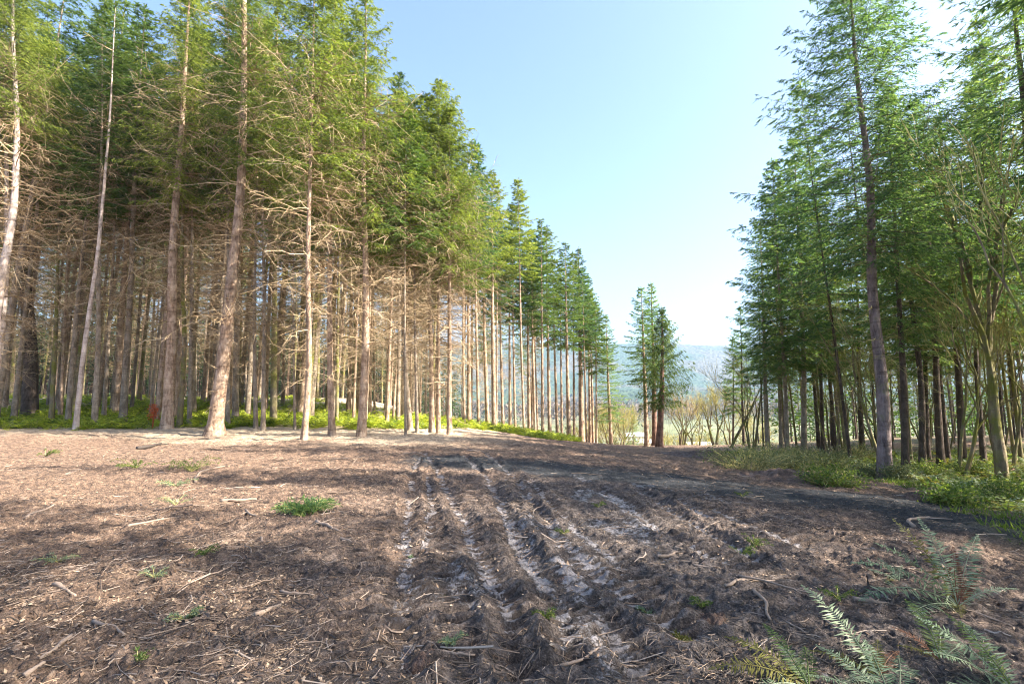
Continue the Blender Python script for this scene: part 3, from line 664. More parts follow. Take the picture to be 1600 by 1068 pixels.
# ------------------------------------------------------------------ woods behind both edges
def inside(x, y, poly):
    r = False; n = len(poly)
    for i in range(n):
        x1, y1 = poly[i]; x2, y2 = poly[(i + 1) % n]
        if (y1 > y) != (y2 > y) and x < (x2 - x1) * (y - y1) / (y2 - y1) + x1: r = not r
    return r
def variants(style, n, seed, rr=(.09, .17), **over):
    out = []
    for k in range(n):
        g = np.random.default_rng(seed + k); Ht = g.uniform(19, 22); b = g.normal(0, .35, 2)
        C = curve_fn([(0, 0, 0), (b[0] * .3, b[1] * .3, Ht * .3), (b[0], b[1], Ht * .65), (b[0] * 1.2, b[1] * 1.2, Ht)])
        st = dict(ST[style]); st.update(over); out.append(conifer_meshes(g, C, Ht, g.uniform(*rr), **st))
    return out
rnd = random.Random(5)
def scatter(n, poly, bbox, mind, V, name, label, group, prob=lambda x, y: 1, tries=40000, smin=.9, smax=1.1):
    c = 0; protos = {}
    for _ in range(tries):
        if c >= n: break
        x = rnd.uniform(bbox[0], bbox[1]); y = rnd.uniform(bbox[2], bbox[3])
        if not inside(x, y, poly) or rnd.random() > prob(x, y): continue
        if 0 < y < 34 and .775 < x / y < .87 and y > 9.5: continue
        if any((x - a) ** 2 + (y - b) ** 2 < mind * mind for a, b in PLACED): continue
        PLACED.append((x, y)); v = rnd.randrange(len(V)); sc = rnd.uniform(smin, smax)
        loc = gz(x, y); rz = rnd.uniform(0, 6.28)
        if x < -12: sc *= 1.3
        gw = rnd.uniform(.75, 1.35)
        if v in protos:
            e = copy_tree(protos[v]); e.location = loc; e.rotation_euler = (rnd.gauss(0, .022), rnd.gauss(0, .022), rz); e.scale = (sc * gw, sc * gw, sc)
        else: protos[v] = e = plant_tree(name, loc, V[v], label, 'tree', group, rz, sc)
        c += 1
    return c
VL = variants('pole', 3, 1000) + variants('pole', 3, 1050, barkm='fir', Ldead=2.5) + variants('mossp', 2, 1080)
VR = variants('rpole', 3, 1100, (.06, .13)) + variants('rpole', 3, 1150, (.06, .11), barkm='moss', needle='nd_warm') + variants('rpole', 2, 1170, (.08, .15), barkm='dfir')
LPOLY = [(-95, 27), (-30, 28), (-16, 28.5), (-6, 29.5), (-2.5, 37), (0, 47), (4, 62), (2, 84), (-30, 88), (-100, 88)]
inview = lambda x, y: 1 if abs(x) < 1.06 * y + 3 else 0
scatter(95, LPOLY, (-40, 8, 27, 46), 2.0, VL, 'forest_conifer', 'thin pole with bare dead limbs in the rows just behind the left forest edge', 'thin conifers behind the left forest edge', inview)
scatter(70, LPOLY, (-95, 8, 46, 88), 2.6, VL, 'forest_conifer', 'shaded conifer deep inside the left forest, seen between the nearer stems', 'conifers deep inside the left forest', inview)
RPOLY = [(13, 10.5), (16.5, 19), (16.5, 34), (20, 46), (25, 62), (60, 66), (75, 45), (60, 10)]
scatter(76, RPOLY, (12, 50, 10, 46), 1.6, VR, 'forest_conifer', 'dark conifer trunk in the crowd of stems inside the right wood', 'conifers inside the right wood', lambda x, y: 1 if x < 1.1 * y + 8 else 0)
scatter(10, RPOLY, (18, 70, 40, 68), 2.8, VR, 'forest_conifer', 'small far conifer at the back of the right wood', 'conifers at the back of the right wood')
SPOLY = [(11.5, -20), (12, 2), (15, 9.5), (60, 9.5), (60, -20)]
scatter(60, SPOLY, (11, 46, -20, 9.5), 2.6, VR, 'forest_conifer', 'conifer of the right wood beside the near end of the clearing', 'conifers beside the near end of the clearing')
print('trees', len(PLACED))

# ------------------------------------------------------------------ far country
def hill_height(x, y):
    ridge = np.exp(-((y - 2900 - .12 * x) / 620) ** 2) * (262 + 34 * fbm(x / 900, y * 0 + 2, 3, 3) * 2 + .012 * x)
    bench = 46 * sstep(1050, 1500, y + .1 * x + 200 * fbm(x / 500, y / 500, 2, 8)) 
    return -34 + ridge + bench + 10 * fbm(x / 160, y / 160, 4, 12)
def build_hills():
    th = np.radians(np.linspace(-62, 62, 700)); r = np.concatenate([np.linspace(950, 1600, 60), np.linspace(1610, 3400, 150)])
    x = r[:, None] * np.sin(th); y = r[:, None] * np.cos(th); X, Y = x.ravel(), y.ravel()
    z = hill_height(X, Y) + sstep(1000, 1250, np.hypot(X, Y)) * (np.abs(fbm(X / 16, Y / 16, 2, 33)) * 16 + vnoise(X / 7, Y / 7, 5) * 7) - 6 * sstep(1000, 960, np.hypot(X, Y))
    n = len(th); i, k = np.meshgrid(np.arange(len(r) - 1), np.arange(n - 1), indexing='ij')
    q = np.stack([i * n + k, i * n + k + 1, (i + 1) * n + k + 1, (i + 1) * n + k], -1).reshape(-1, 4)
    m, nt, p = mat('wooded_hill'); co = nd(nt, 'ShaderNodeTexCoord').outputs['Object']
    a = noise(nt, .06, 4, .6, co); b = noise(nt, .0022, 4, .6, co)
    c = ramp(nt, a, [(.3, (.012, .028, .018)), (.55, (.035, .06, .03)), (.75, (.07, .09, .045))]); d = ramp(nt, a, [(.3, (.05, .04, .035)), (.6, (.12, .09, .075))])
    pat = ramp(nt, b, [(.5, (0, 0, 0)), (.58, (1, 1, 1))])
    nt.links.new(mix(nt, math_(nt, 'MULTIPLY', pat, .6), c, d), p.inputs['Base Color']); p.inputs['Roughness'].default_value = 1
    mb = MB(); mb.add(np.stack([X, Y, z], 1), q); tag(link('hills', mb.mesh('hills', m, False)), kind='structure', label='wooded hills fading blue across the valley')
build_hills()
# far-off woods on the valley floor: many small crowns, one mass
def woods(name, n, box, hgt, mt, seed, label, conif):
    g = np.random.default_rng(seed); x = g.uniform(box[0], box[1], n); y = g.uniform(box[2], box[3], n)
    ok = fbm(x / 60, y / 45, 3, seed) > -.05; x, y = x[ok], y[ok]; n = len(x)
    z = np.maximum(base_h(x, y), hill_height(x, y)) - .5; h = g.uniform(hgt[0], hgt[1], n); mb = MB()
    k = 26 if not conif else 22
    ti = np.repeat(np.arange(n), k); s = g.random(n * k) ** (.8 if conif else .6); az = g.uniform(0, 2 * pi, n * k)
    rr = (h[ti] * (.20 * (1 - s) + .02) if conif else h[ti] * .30 * np.sqrt(np.clip(1 - (2 * s - 1.1) ** 2, .05, 1))) * g.uniform(.3, 1, n * k)
    b = np.stack([x[ti] + rr * np.cos(az) * .5, y[ti] + rr * np.sin(az) * .5, z[ti] + h[ti] * (.15 + .85 * s)], 1)
    d = np.stack([np.cos(az) * rr * 1.1, np.sin(az) * rr * 1.1, (-.10 if conif else .25) * h[ti] * g.uniform(.2, 1, n * k)], 1)
    side = norm(np.cross(d, rvec(g, n * k))) * (h[ti] * g.uniform(.03, .07, n * k))[:, None]
    mb.add(*cards(b, d, side))
    P = np.stack([np.stack([x, y, z - 1], 1), np.stack([x, y, z + h * .9], 1)], 1); mb.add(*tubes(P, np.stack([h * .012, h * .003], 1), 3), mat=1)
    tag(link(name, mb.mesh(name, [mt, M['grey']])), kind='stuff', label=label)
M['bare'] = leafmat('bare_wood_mass', (.09, .07, .06), (.16, .125, .11), (.24, .19, .16), .3)
M['gold'] = leafmat('golden_bare_wood', (.13, .11, .04), (.22, .19, .08), (.32, .28, .14), .3)
woods('valley_woods', 2600, (-500, 700, 640, 1150), (14, 24), M['bare'], 21, 'bare grey woods on the valley floor', False)
woods('dark_valley_woods', 500, (-500, 700, 560, 1000), (16, 28), M['nd_dark'], 22, 'dark conifer belt among the valley woods', True)
woods('hedgerow_woods', 260, (-180, 320, 210, 420), (7, 13), M['gold'], 23, 'golden bare scrub woods at the foot of the slope', False)
# woods closing the view behind the left and right forests
def backwoods(name, poly, bbox, n, seed, label, mt, hg=(15, 21)):
    g = np.random.default_rng(seed); rr_ = random.Random(seed); pts = []
    while len(pts) < n:
        a, b = rr_.uniform(bbox[0], bbox[1]), rr_.uniform(bbox[2], bbox[3])
        if inside(a, b, poly): pts.append((a, b))
    x, y = np.array(pts).T; z = base_h(x, y); h = g.uniform(hg[0], hg[1], n); mb = MB(); k = 200
    ti = np.repeat(np.arange(n), k); s = g.random(n * k); az = g.uniform(0, 2 * pi, n * k)
    rr = h[ti] * (.17 * (1 - s) + .012) * g.uniform(.25, 1, n * k)
    b = np.stack([x[ti] + rr * np.cos(az), y[ti] + rr * np.sin(az), z[ti] + h[ti] * (.16 + .84 * s)], 1)
    d = norm(np.stack([np.cos(az), np.sin(az), g.uniform(-.7, .1, n * k)], 1)) * (h[ti] * g.uniform(.02, .055, n * k))[:, None]
    mb.add(*cards(b, d, norm(np.cross(d, rvec(g, n * k))) * (h[ti] * g.uniform(.004, .010, n * k))[:, None]))
    P = np.stack([np.stack([x, y, z - .5], 1), np.stack([x + g.normal(0, .3, n), y, z + h], 1)], 1); mb.add(*tubes(P, np.stack([h * .009, h * .001], 1), 5), mat=1)
    tag(link(name, mb.mesh(name, [mt, M['darkb']])), kind='stuff', label=label)
backwoods('far_forest', [(-190, 88), (-25, 88), (-8, 100), (-20, 135), (-190, 150)], (-190, 0, 86, 150), 1100, 31, 'unbroken far forest behind the left wood', M['nd_dark'])
backwoods('far_side_forest', [(-130, 34), (-95, 30), (-95, 90), (-150, 90)], (-150, -90, 28, 90), 260, 34, 'unbroken forest beyond the left end of the wood', M['nd_dark'])
backwoods('far_right_forest', [(28, 64), (90, 52), (130, 90), (60, 95)], (26, 130, 50, 95), 240, 32, 'unbroken far forest behind the right wood', M['nd_mid'], (11, 17))
backwoods('far_right_side_forest', [(60, 5), (110, 0), (110, 60), (62, 50)], (60, 110, 0, 60), 150, 33, 'unbroken forest at the side of the right wood', M['nd_mid'])
# single conifers down on the slope and in the valley
FIRS = [(988, 92, 10.5, 'small dark evergreen below the crest left of the lone trees', 2.2), (1090, 215, 17, 'far conifer tip above the bare trees, left of the pair', 3), (1108, 225, 22, 'far conifer tip with the sharp point above the bare trees', 3),
        (1100, 240, 19, 'far conifer tip between two others above the bare trees', 3), (1065, 260, 20, 'hazy conifer behind the lone cedar crown', 3.2), (1072, 250, 20, 'hazy conifer just right of the lone cedar crown', 3.2), (1000, 240, 19, 'hazy conifer seen between the lone fir stems', 3), (1125, 235, 15, 'hazy low conifer left of the right wood', 3)]
for k, (px, Y, Ht, lab, Lm) in enumerate(FIRS):
    x, y, _ = at_depth(px, 640, Y); g = np.random.default_rng(900 + k); C = curve_fn([(0, 0, 0), (0, 0, Ht * .5), (.1, 0, Ht)])
    plant_tree('small_evergreen' if k == 0 else 'valley_conifer', gz(x, y), conifer_meshes(g, C, Ht, .16, crown0=.10, Lmax=Lm, nlive=90, K=9, Mc=4, ndead=0, csz=1.8 if k else 1.4, needle='nd_cool', barkm='darkb'), lab, 'tree', 'conifers below the crest')
# buildings
def flat(name, c, rough=.7):
    m, nt, p = mat(name); n = noise(nt, 3, 3, .6); nt.links.new(mix(nt, math_(nt, 'MULTIPLY', n, .4), c, tuple(x * .75 for x in c)), p.inputs['Base Color']); p.inputs['Roughness'].default_value = rough; return m
M['wall'] = flat('cream_wall', (.62, .60, .55)); M['roof'] = flat('pale_metal_roof', (.62, .65, .68), .4); M['pane'] = flat('dark_glass', (.03, .035, .04), .15)
def boxmb(mb, a, b, mat_=0):
    (x0, y0, z0), (x1, y1, z1) = a, b; v = [(x, y, z) for x in (x0, x1) for y in (y0, y1) for z in (z0, z1)]
    mb.add(v, [(0, 1, 3, 2), (4, 6, 7, 5), (0, 4, 5, 1), (2, 3, 7, 6), (0, 2, 6, 4), (1, 5, 7, 3)], None, mat_)
def house(px, Y, w, d, h, rz, label):
    x, y, _ = at_depth(px, 655, Y); e = empty('farm_building', gz(x, y), label, 'building', 'buildings in the valley', rz)
    mb = MB(); boxmb(mb, (-w / 2, -d / 2, -1), (w / 2, d / 2, h)); rh = d * .28
    mb.add([(-w / 2, -d / 2, h), (-w / 2, d / 2, h), (-w / 2, 0, h + rh), (w / 2, -d / 2, h), (w / 2, d / 2, h), (w / 2, 0, h + rh)], None, [(0, 2, 1), (3, 4, 5)]); link('wall', mb.mesh('wall', M['wall']), e)
    mb = MB(); o = .5
    for sgn in (-1, 1):
        y0, z0 = sgn * (d / 2 + o), h - rh * o / (d / 2) + .06; z1 = h + rh + .06
        v = [(-w / 2 - o, y0, z0), (w / 2 + o, y0, z0), (w / 2 + o, 0, z1), (-w / 2 - o, 0, z1)]; v += [(a, b, c + .15) for a, b, c in v]
        mb.add(v, [(0, 1, 2, 3), (4, 7, 6, 5), (0, 4, 5, 1), (1, 5, 6, 2), (2, 6, 7, 3), (3, 7, 4, 0)])
    link('roof', mb.mesh('roof', M['roof']), e)
    n = int(w / 4)
    for k in range(n):
        mb = MB(); cx = -w / 2 + (k + .5) * w / n; boxmb(mb, (cx - .6, -d / 2 - .06, 1), (cx + .6, -d / 2 + .02, 2.3)); link('window', mb.mesh('window', M['pane']), e)
house(1090, 330, 17, 9, 3.4, .2, 'long pale-roofed building seen through the bare trees right of the cedar')
house(1010, 360, 15, 8, 3.2, -.1, 'pale-roofed building seen between the stems of the lone trees')
house(988, 420, 20, 9, 3.2, .1, 'pale-roofed building left of the lone trees in the valley')
# ------------------------------------------------------------------ ferns
def frond(g, L, az, el, npin=26, wid=.13, curl=.9):
    """one arching frond: midrib and paired leaflets"""
    u = np.linspace(0, 1, 9); hd = np.array([cos(az), sin(az), 0]); a = el - curl * u ** 1.3 * 1.2
    P = np.zeros((9, 3)); st = L / 8
    for i in range(1, 9): P[i] = P[i - 1] + st * (hd * cos(a[i]) + np.array([0, 0, sin(a[i])]))
    sw = g.normal(0, .10); pd = np.array([-sin(az), cos(az), 0]); P += pd * (L * sw * u ** 2)[:, None]
    up = np.linspace(.13, .995, npin); b = np.stack([np.interp(up, u, P[:, k]) for k in range(3)], 1)
    tg = norm(np.gradient(b, axis=0)); lat = norm(np.cross(tg, np.cross(pd, tg)) * 0 + pd); nrm = norm(np.cross(tg, lat))
    ln = wid * L * np.clip(np.sin((up ** .75) * pi * .93 + .12), .06, 1) * 1.3
    B, D, Sd = [], [], []
    for sg in (-1, 1):
        d = norm(lat * sg + tg * .32 + nrm * g.normal(-.0, .24, (npin, 1)) + tg * g.normal(0, .12, (npin, 1)) + np.array([0, 0, -.12])) * (ln * g.uniform(.85, 1.1, npin))[:, None]
        B.append(b); D.append(d); Sd.append(tg * (L * .86 / npin * .42))
    return P, np.concatenate(B), np.concatenate(D), np.concatenate(Sd)
def fern_mesh(g, nf, L, npin=14, mats=('fern',), el=(.3, 1.2), wid=.13):
    mb = MB(); Ps = []
    for k in range(nf):
        P, b, d, s_ = frond(g, L * g.uniform(.6, 1.15), 2 * pi * k / nf + g.uniform(-.4, .4), g.uniform(*el), npin, wid, g.uniform(.6, 1.2)); mb.add(*cards(b, d, s_), mat=int(g.random() * len(mats))); Ps.append(P)
    mb.add(*tubes(np.array(Ps), np.linspace(.006, .002, 9)[None], 3), mat=0); return mb.mesh('fronds', [M[x] for x in mats])
def hero_fern(px, py, L, fr, seed, label, sc=1):
    x, y = ground_at(px, py); g = np.random.default_rng(seed); e = empty('sword_fern', (x, y, Hs(x, y) - .01), label, 'fern', 'sword ferns in the near right corner')
    for (azd, el, l, mt, cu) in fr:
        P, b, d, s_ = frond(g, L * l, R(azd), R(el), 40, .14, cu); mb = MB(); mb.add(*cards(b, d, s_)); mb.add(*tubes(P[None], np.linspace(.0045, .0012, 9)[None], 4)); o = link('frond', mb.mesh('frond', M[mt]), e)
        if mt == 'fernbrown': o['label'] = 'rust brown withered frond'
hero_fern(1498, 955, .74, [(180, 35, 1.15, 'fernblue', .9), (165, 48, 1.1, 'fernblue', .8), (150, 60, .95, 'fernblue', .6), (125, 72, 1.0, 'fernolive', .4), (100, 80, .95, 'fernblue', .5), (60, 75, .62, 'fernbrown', .3), (30, 62, .95, 'fernblue', .5), (15, 62, .5, 'fernbrown', .5), (-20, 50, .6, 'fernblue', .7), (200, 22, .9, 'fernblue', .7), (230, 30, .5, 'fernolive', .7)], 1, 'largest fern, fanned wide on bare mud with grey-green and rust fronds')
hero_fern(1375, 1062, .52, [(118, 58, 1.15, 'fernblue', .5), (150, 30, .7, 'fernolive', .6), (95, 48, .55, 'fern', .7), (60, 50, .55, 'fernolive', .7), (40, 30, .6, 'fernbrown', .5), (20, 12, .8, 'fernblue', .5), (200, 20, .6, 'fernblue', .6)], 2, 'low fern with one tall blue-green frond reaching toward the mud')
hero_fern(1470, 1040, .40, [(65, 62, 1.1, 'fern', .8), (50, 45, .9, 'fernblue', .9), (130, 50, .7, 'fernbrown', .6), (15, 30, .9, 'fernblue', .8), (160, 35, .6, 'fernolive', .6)], 3, 'small fern with a bright green curled frond below the largest fern')
hero_fern(1265, 1085, .55, [(140, 40, .9, 'fernolive', .7), (165, 30, 1.0, 'fernolive', .7), (110, 50, .75, 'fern', .6), (85, 40, .6, 'fernblue', .7), (190, 25, .7, 'fernblue', .7), (60, 45, .6, 'fern', .8)], 4, 'olive and yellow fern at the bottom edge among twigs')
hero_fern(1400, 1110, .55, [(170, 40, .8, 'fernblue', .6), (120, 50, .8, 'fernblue', .6), (80, 50, .8, 'fernblue', .6), (40, 40, .8, 'fernblue', .6), (10, 35, .8, 'fernblue', .7)], 5, 'blue-green fern cut off by the bottom edge of the view')
hero_fern(1590, 1090, .6, [(170, 45, .9, 'fernblue', .6), (140, 55, .9, 'fernblue', .6), (110, 60, .8, 'fern', .6), (80, 50, .8, 'fernblue', .6), (190, 30, .8, 'fernblue', .7)], 6, 'blue-green fern in the very bottom right corner')
hero_fern(1405, 905, .30, [(150, 40, 1, 'fernblue', .7), (100, 60, .9, 'fernblue', .6), (200, 30, .9, 'fernolive', .6), (50, 50, .8, 'fernblue', .6)], 7, 'tiny fern just left of the largest fern')

# ferns along the foot of the left forest: nobody could count them
def fern_carpet(name, region, n, L, mats, seed, label, nf=9, npin=9, acc=None, el=(.35, 1.25), nvar=10, wid=.15):
    g = np.random.default_rng(seed); V = []
    for k in range(nvar):
        me = fern_mesh(g, nf, L, npin, mats, el, wid); nv = len(me.vertices); co = np.zeros(nv * 3, np.float32); me.vertices.foreach_get('co', co)
        npq = len(me.polygons); q = np.zeros(npq * 4, np.int32); me.loops.foreach_get('vertex_index', q); mi = np.zeros(npq, np.int32); me.polygons.foreach_get('material_index', mi)
        V.append((co.reshape(-1, 3), q.reshape(-1, 4), mi)); bpy.data.meshes.remove(me)
    x = g.uniform(region[0], region[1], n * 3); y = g.uniform(region[2], region[3], n * 3); ok = acc(x, y, g) if acc else np.ones(n * 3, bool); x, y = x[ok][:n], y[ok][:n]; z = H(x, y)
    mb = MB()
    for a, b, c in zip(x, y, z):
        co, q, mi = V[g.integers(nvar)]; t = g.uniform(0, 6.28); s = g.uniform(.6, 1.25); off = g.integers(0, len(mats))
        r = np.array([[cos(t), -sin(t), 0], [sin(t), cos(t), 0], [0, 0, 1]]); mb.v.append(co @ r.T * s + [a, b, c - .02]); mb.q.append(q + mb.n); mb.qm.append((mi + off) % len(mats)); mb.n += len(co)
    tag(link(name, mb.mesh(name, [M[m_] for m_ in mats])), kind='stuff', label=label); return len(x)
def accL(x, y, g):
    e = np.interp(x, [-70, -30, -16, -9, -4, 0, 3, 6], [25, 25.4, 26.2, 27.5, 28, 32, 38, 44]) + fbm(x * .35, y * 0, 2, 4) * 3
    dens = np.clip(1.25 - (y - e) / 20, .12, 1) * sstep(-.22, .02, fbm(x * .22, y * .22, 2, 14) + np.where(x < -11, .22, 0.03))
    return (y > e) & (g.random(len(x)) < dens)
fern_carpet('fern_undergrowth', (-58, 6, 25, 56), 3600, .85, ('fernsun', 'fernsun', 'fernsun', 'fern'), 41, 'sunlit yellow-green ferns carpeting the foot of the left forest', 9, 8, accL)
def accR(x, y, g):
    e = EDGE_R(y) + .2 + fbm(y * .5, x * 0, 2, 9) * 1.6; return (x > e) & (g.random(len(x)) < np.clip(1.1 - (x - e) / 22, .2, 1))
fern_carpet('shade_fern_undergrowth', (5, 34, 2, 32), 1500, .62, ('fern', 'fernolive', 'fern', 'fernblue', 'fern'), 42, 'ferns and low greenery under the right wood', 8, 9, accR)
# grassy tufts and sprigs
def tuft_field(name, n, region, acc, hgt, mt, seed, label, nb=14):
    g = np.random.default_rng(seed); x = g.uniform(region[0], region[1], n * 4); y = g.uniform(region[2], region[3], n * 4); ok = acc(x, y, g); x, y = x[ok][:n], y[ok][:n]; n = len(x); z = H(x, y)
    i = np.repeat(np.arange(n), nb); m_ = len(i); b = np.stack([x[i] + g.normal(0, .09, m_), y[i] + g.normal(0, .09, m_), z[i] - .02], 1); d = norm(rvec(g, m_) * .8 + [0, 0, 1.]) * (g.uniform(hgt[0], hgt[1], m_))[:, None]
    mb = MB(); mb.add(*cards(b, d, norm(np.cross(d, rvec(g, m_))) * g.uniform(.006, .016, (m_, 1)))); tag(link(name, mb.mesh(name, M[mt])), kind='stuff', label=label)
tuft_field('grass', 2600, (5, 26, 4, 40), lambda x, y, g: (x > EDGE_R(y) - .8) & (x < EDGE_R(y) + 6) & (fbm(x, y, 2, 61) > -.05), (.05, .24), 'grass', 51, 'low grass and weeds along the right edge of the bare earth')
tuft_field('dry_grass', 2200, (-45, 10, 20, 42), lambda x, y, g: (np.abs(y - np.interp(x, [-45, -16, -4, 4, 10], [24.5, 25, 27, 37, 47])) < 3), (.06, .26), 'straw', 52, 'dry straw and litter at the foot of the left forest') if 'straw' in M else None

# ------------------------------------------------------------------ shrubs
def shrub_mesh(g, r, h, n, mt, ls=.055):
    mb = MB(); nb = 120; az = g.uniform(0, 2 * pi, nb); rr = r * np.sqrt(g.random(nb)); u = np.linspace(0, 1, 5); top = h * g.uniform(.5, 1, nb) * (1 - .45 * (rr / r) ** 2)
    P = np.zeros((nb, 5, 3)); P[:, :, 0] = (rr * np.cos(az))[:, None] * (.25 + .75 * u); P[:, :, 1] = (rr * np.sin(az))[:, None] * (.25 + .75 * u); P[:, :, 2] = top[:, None] * u ** .8; P[:, 1:] += g.normal(0, .04, (nb, 4, 3)); P[:, 0, 2] = -.08
    B = MB(); B.add(*tubes(P, np.linspace(.010, .003, 5)[None], 3))
    k = g.integers(0, nb, n); t = g.uniform(.25, 1, n); f = t * 4; i0 = np.minimum(f.astype(int), 3); w = (f - i0)[:, None]; b = P[k, i0] * (1 - w) + P[k, i0 + 1] * w + g.normal(0, .09, (n, 3)); d = rvec(g, n) * (g.uniform(.6, 1.4, n) * ls)[:, None]; b[:, 2] = np.maximum(b[:, 2], .01)
    mb.add(*cards(b, d, norm(np.cross(d, rvec(g, n))) * (ls * .32))); return mb.mesh('foliage', M[mt]), B.mesh('stems', M['twigmoss'])
SHR = [(1165, 735, 1.7, 1.0, 'shrub', 'low grey-green bramble mound at the left end of the right edge'), (1205, 730, 1.6, 1.1, 'shrub', 'grey-green bramble mound in front of the two-tone trunk'), (1238, 738, 1.0, .9, 'shrub', 'small bramble behind the brown dirt mound'),
       (1290, 735, 1.3, 1.0, 'shrub', 'twiggy grey bush between dirt mound and the big nearest trunk'), (1335, 722, 1.2, 1.2, 'shrub', 'taller greyish bush left behind the big nearest trunk'), (1300, 760, .8, .55, 'fern', 'bright green low bush in front of the twiggy grey bush'),
       (1408, 752, .6, .6, 'shrub', 'rounded bush at the right foot of the big nearest trunk'), (1450, 745, .9, .6, 'fern', 'leafy green bush between the dark trunks and the ferns'), (1520, 742, 1.0, .6, 'fern', 'leafy green bush left of the forked maple foot'),
       (1350, 745, .6, .5, 'shrub', 'small bush at the left foot of the big nearest trunk'), (1045, 690, 1.4, 1.1, 'shrub', 'grey-green bush at the crest right of the lone cedar'), (1260, 722, 1.2, 1.0, 'shrub', 'pale twiggy bush at the foot of the straight tip conifer'),
       (1590, 790, .8, .5, 'fern', 'green bush at the right frame edge above the ferns'), (1490, 790, .5, .35, 'fern', 'dark green clump beside the small stump')]
for k, (px, py, r, h, mt, lab) in enumerate(SHR):
    x, y = ground_at(px, py); g = np.random.default_rng(300 + k); e = empty('bush', gz(x, y), lab, 'bush', 'bushes along the right edge'); f, st_ = shrub_mesh(g, r, h, 2200, mt, .06); link('foliage', f, e); link('stems', st_, e)
x, y = ground_at(238, 669); g = np.random.default_rng(77); e = empty('rusty_sapling', gz(x, y), 'small rust-orange dead sapling left of the thick reddish trunk', 'sapling')
mb = MB(); mb.add(*tubes(np.array([[(0, 0, -.1), (.02, 0, .5), (0, .02, 1.15)]]), np.array([[.035, .03, .012]]), 6)); link('stem', mb.mesh('stem', M['orange']), e)
mb = MB(); n = 260; b = np.stack([g.normal(0, .10, n), g.normal(0, .10, n), g.uniform(.5, 1.2, n)], 1); d = rvec(g, n) * .14; mb.add(*cards(b, d, norm(np.cross(d, rvec(g, n))) * .022)); link('foliage', mb.mesh('foliage', M['orange']), e)

# ------------------------------------------------------------------ dirt mounds
def mound(px, py, rx, ry, h, label, seed, mt='mulch'):
    x, y = ground_at(px, py); g = np.random.default_rng(seed); n = 46; a, b = np.meshgrid(np.linspace(-1.15, 1.15, n), np.linspace(-1.15, 1.15, n), indexing='ij'); rr = np.hypot(a, b)
    X = x + a * rx; Y = y + b * ry; z = H(X.ravel(), Y.ravel()).reshape(n, n) - y * 0 + h * np.clip(1 - rr ** 2, -.3, 1) * (1 + fbm(a * 2 + seed, b * 2, 3, 3)) + np.abs(fbm(a * 7 + seed, b * 7, 4, 5)) * h * 1.2 - .06
    z0 = float(base_h(x, y)); i, k = np.meshgrid(np.arange(n - 1), np.arange(n - 1), indexing='ij'); mb = MB(); mb.add(np.stack([(X - x).ravel(), (Y - y).ravel(), (z - z0).ravel()], 1), np.stack([i * n + k, (i + 1) * n + k, (i + 1) * n + k + 1, i * n + k + 1], -1).reshape(-1, 4))
    o = link('dirt_mound', mb.mesh('dirt_mound', M['mound'], True), None, (x, y, z0)); tag(o, label, 'dirt mound', 'mounds of dug earth')
m, nt, p = mat('dug_earth'); f = noise(nt, 7, 6, .75); nt.links.new(ramp(nt, f, [(.3, (.028, .018, .014)), (.5, (.085, .052, .040)), (.7, (.20, .13, .10))]), p.inputs['Base Color']); bump(nt, p, f, .08); M['mound'] = m
mound(1105, 716, 2.6, 1.4, .34, 'reddish dirt mound at the crest below the meadow gap', 1); mound(1245, 752, 1.6, .9, .22, 'brown dirt mound in front of the brambles', 2)
mound(1448, 782, .45, .4, .16, 'small dark earth lump among the ferns', 3); mound(870, 903, .16, .14, .055, 'clod heap between the middle ruts', 4); mound(1112, 975, .17, .14, .075, 'root-bound clod left of the near ferns', 5); mound(655, 1035, .22, .16, .06, 'dark clod heap near the bottom edge beside the left rut', 6)

# ------------------------------------------------------------------ twig litter, chips and needles: uncountable
def litter(name, n, ymax, Lr, rr_, mt, seed, label, lift=.012, tilt=.25, bias=1.35, nseg=4, clump=.0):
    g = np.random.default_rng(seed); r = 2.3 + (ymax - 2.3) * g.random(n * 2) ** bias; th = g.uniform(-.95, .95, n * 2); x, y = r * np.sin(th), r * np.cos(th)
    dens = .14 + 2.4 * np.clip(fbm(x * .7, y * .9, 4, 71) + .08, 0, 1) + .15 * sstep(0, -3, x) ; mudz = np.exp(-((x - .6 - .1 * y) / 2.6) ** 2) * sstep(16, 9, y); dens *= (1 - .45 * mudz) * (.25 + .75 * sstep(1.0, 2.2, seg_dist(x, y, DARKBAND)[0])); ok = (g.random(len(x)) < dens) & (x < EDGE_R(y) + 3); x, y = x[ok][:n], y[ok][:n]; n = len(x)
    L = g.uniform(Lr[0], Lr[1], n) * g.random(n) ** .6; az = g.uniform(0, 2 * pi, n); u = np.linspace(-.5, .5, nseg); cv = g.normal(0, .22, n)
    X = x[:, None] + np.cos(az)[:, None] * L[:, None] * u - np.sin(az)[:, None] * (cv * L)[:, None] * (u ** 2) * 2; Y = y[:, None] + np.sin(az)[:, None] * L[:, None] * u + np.cos(az)[:, None] * (cv * L)[:, None] * (u ** 2) * 2
    zc = H(x, y); ze = H(X.ravel(), Y.ravel()).reshape(n, nseg); Z = np.maximum(ze * .5 + zc[:, None] * .5, ze - .01) + g.uniform(0, lift, n)[:, None] + (g.normal(0, tilt, n) * L)[:, None] * u * .5
    Z = np.maximum(Z, ze - .008); rad = g.uniform(rr_[0], rr_[1], n); mb = MB(); mb.add(*tubes(np.stack([X, Y, Z], -1), rad[:, None] * np.linspace(1, .45, nseg), 4)); tag(link(name, mb.mesh(name, M[mt])), kind='stuff', label=label)
litter('twig_litter', 9000, 26, (.10, .55), (.0018, .0055), 'stick', 81, 'broken grey twigs strewn over the bare earth')
litter('brash', 420, 22, (.35, 1.0), (.005, .012), 'stick', 86, 'broken branches and brash strewn over the earth', .02, .2, 1.0, 6)
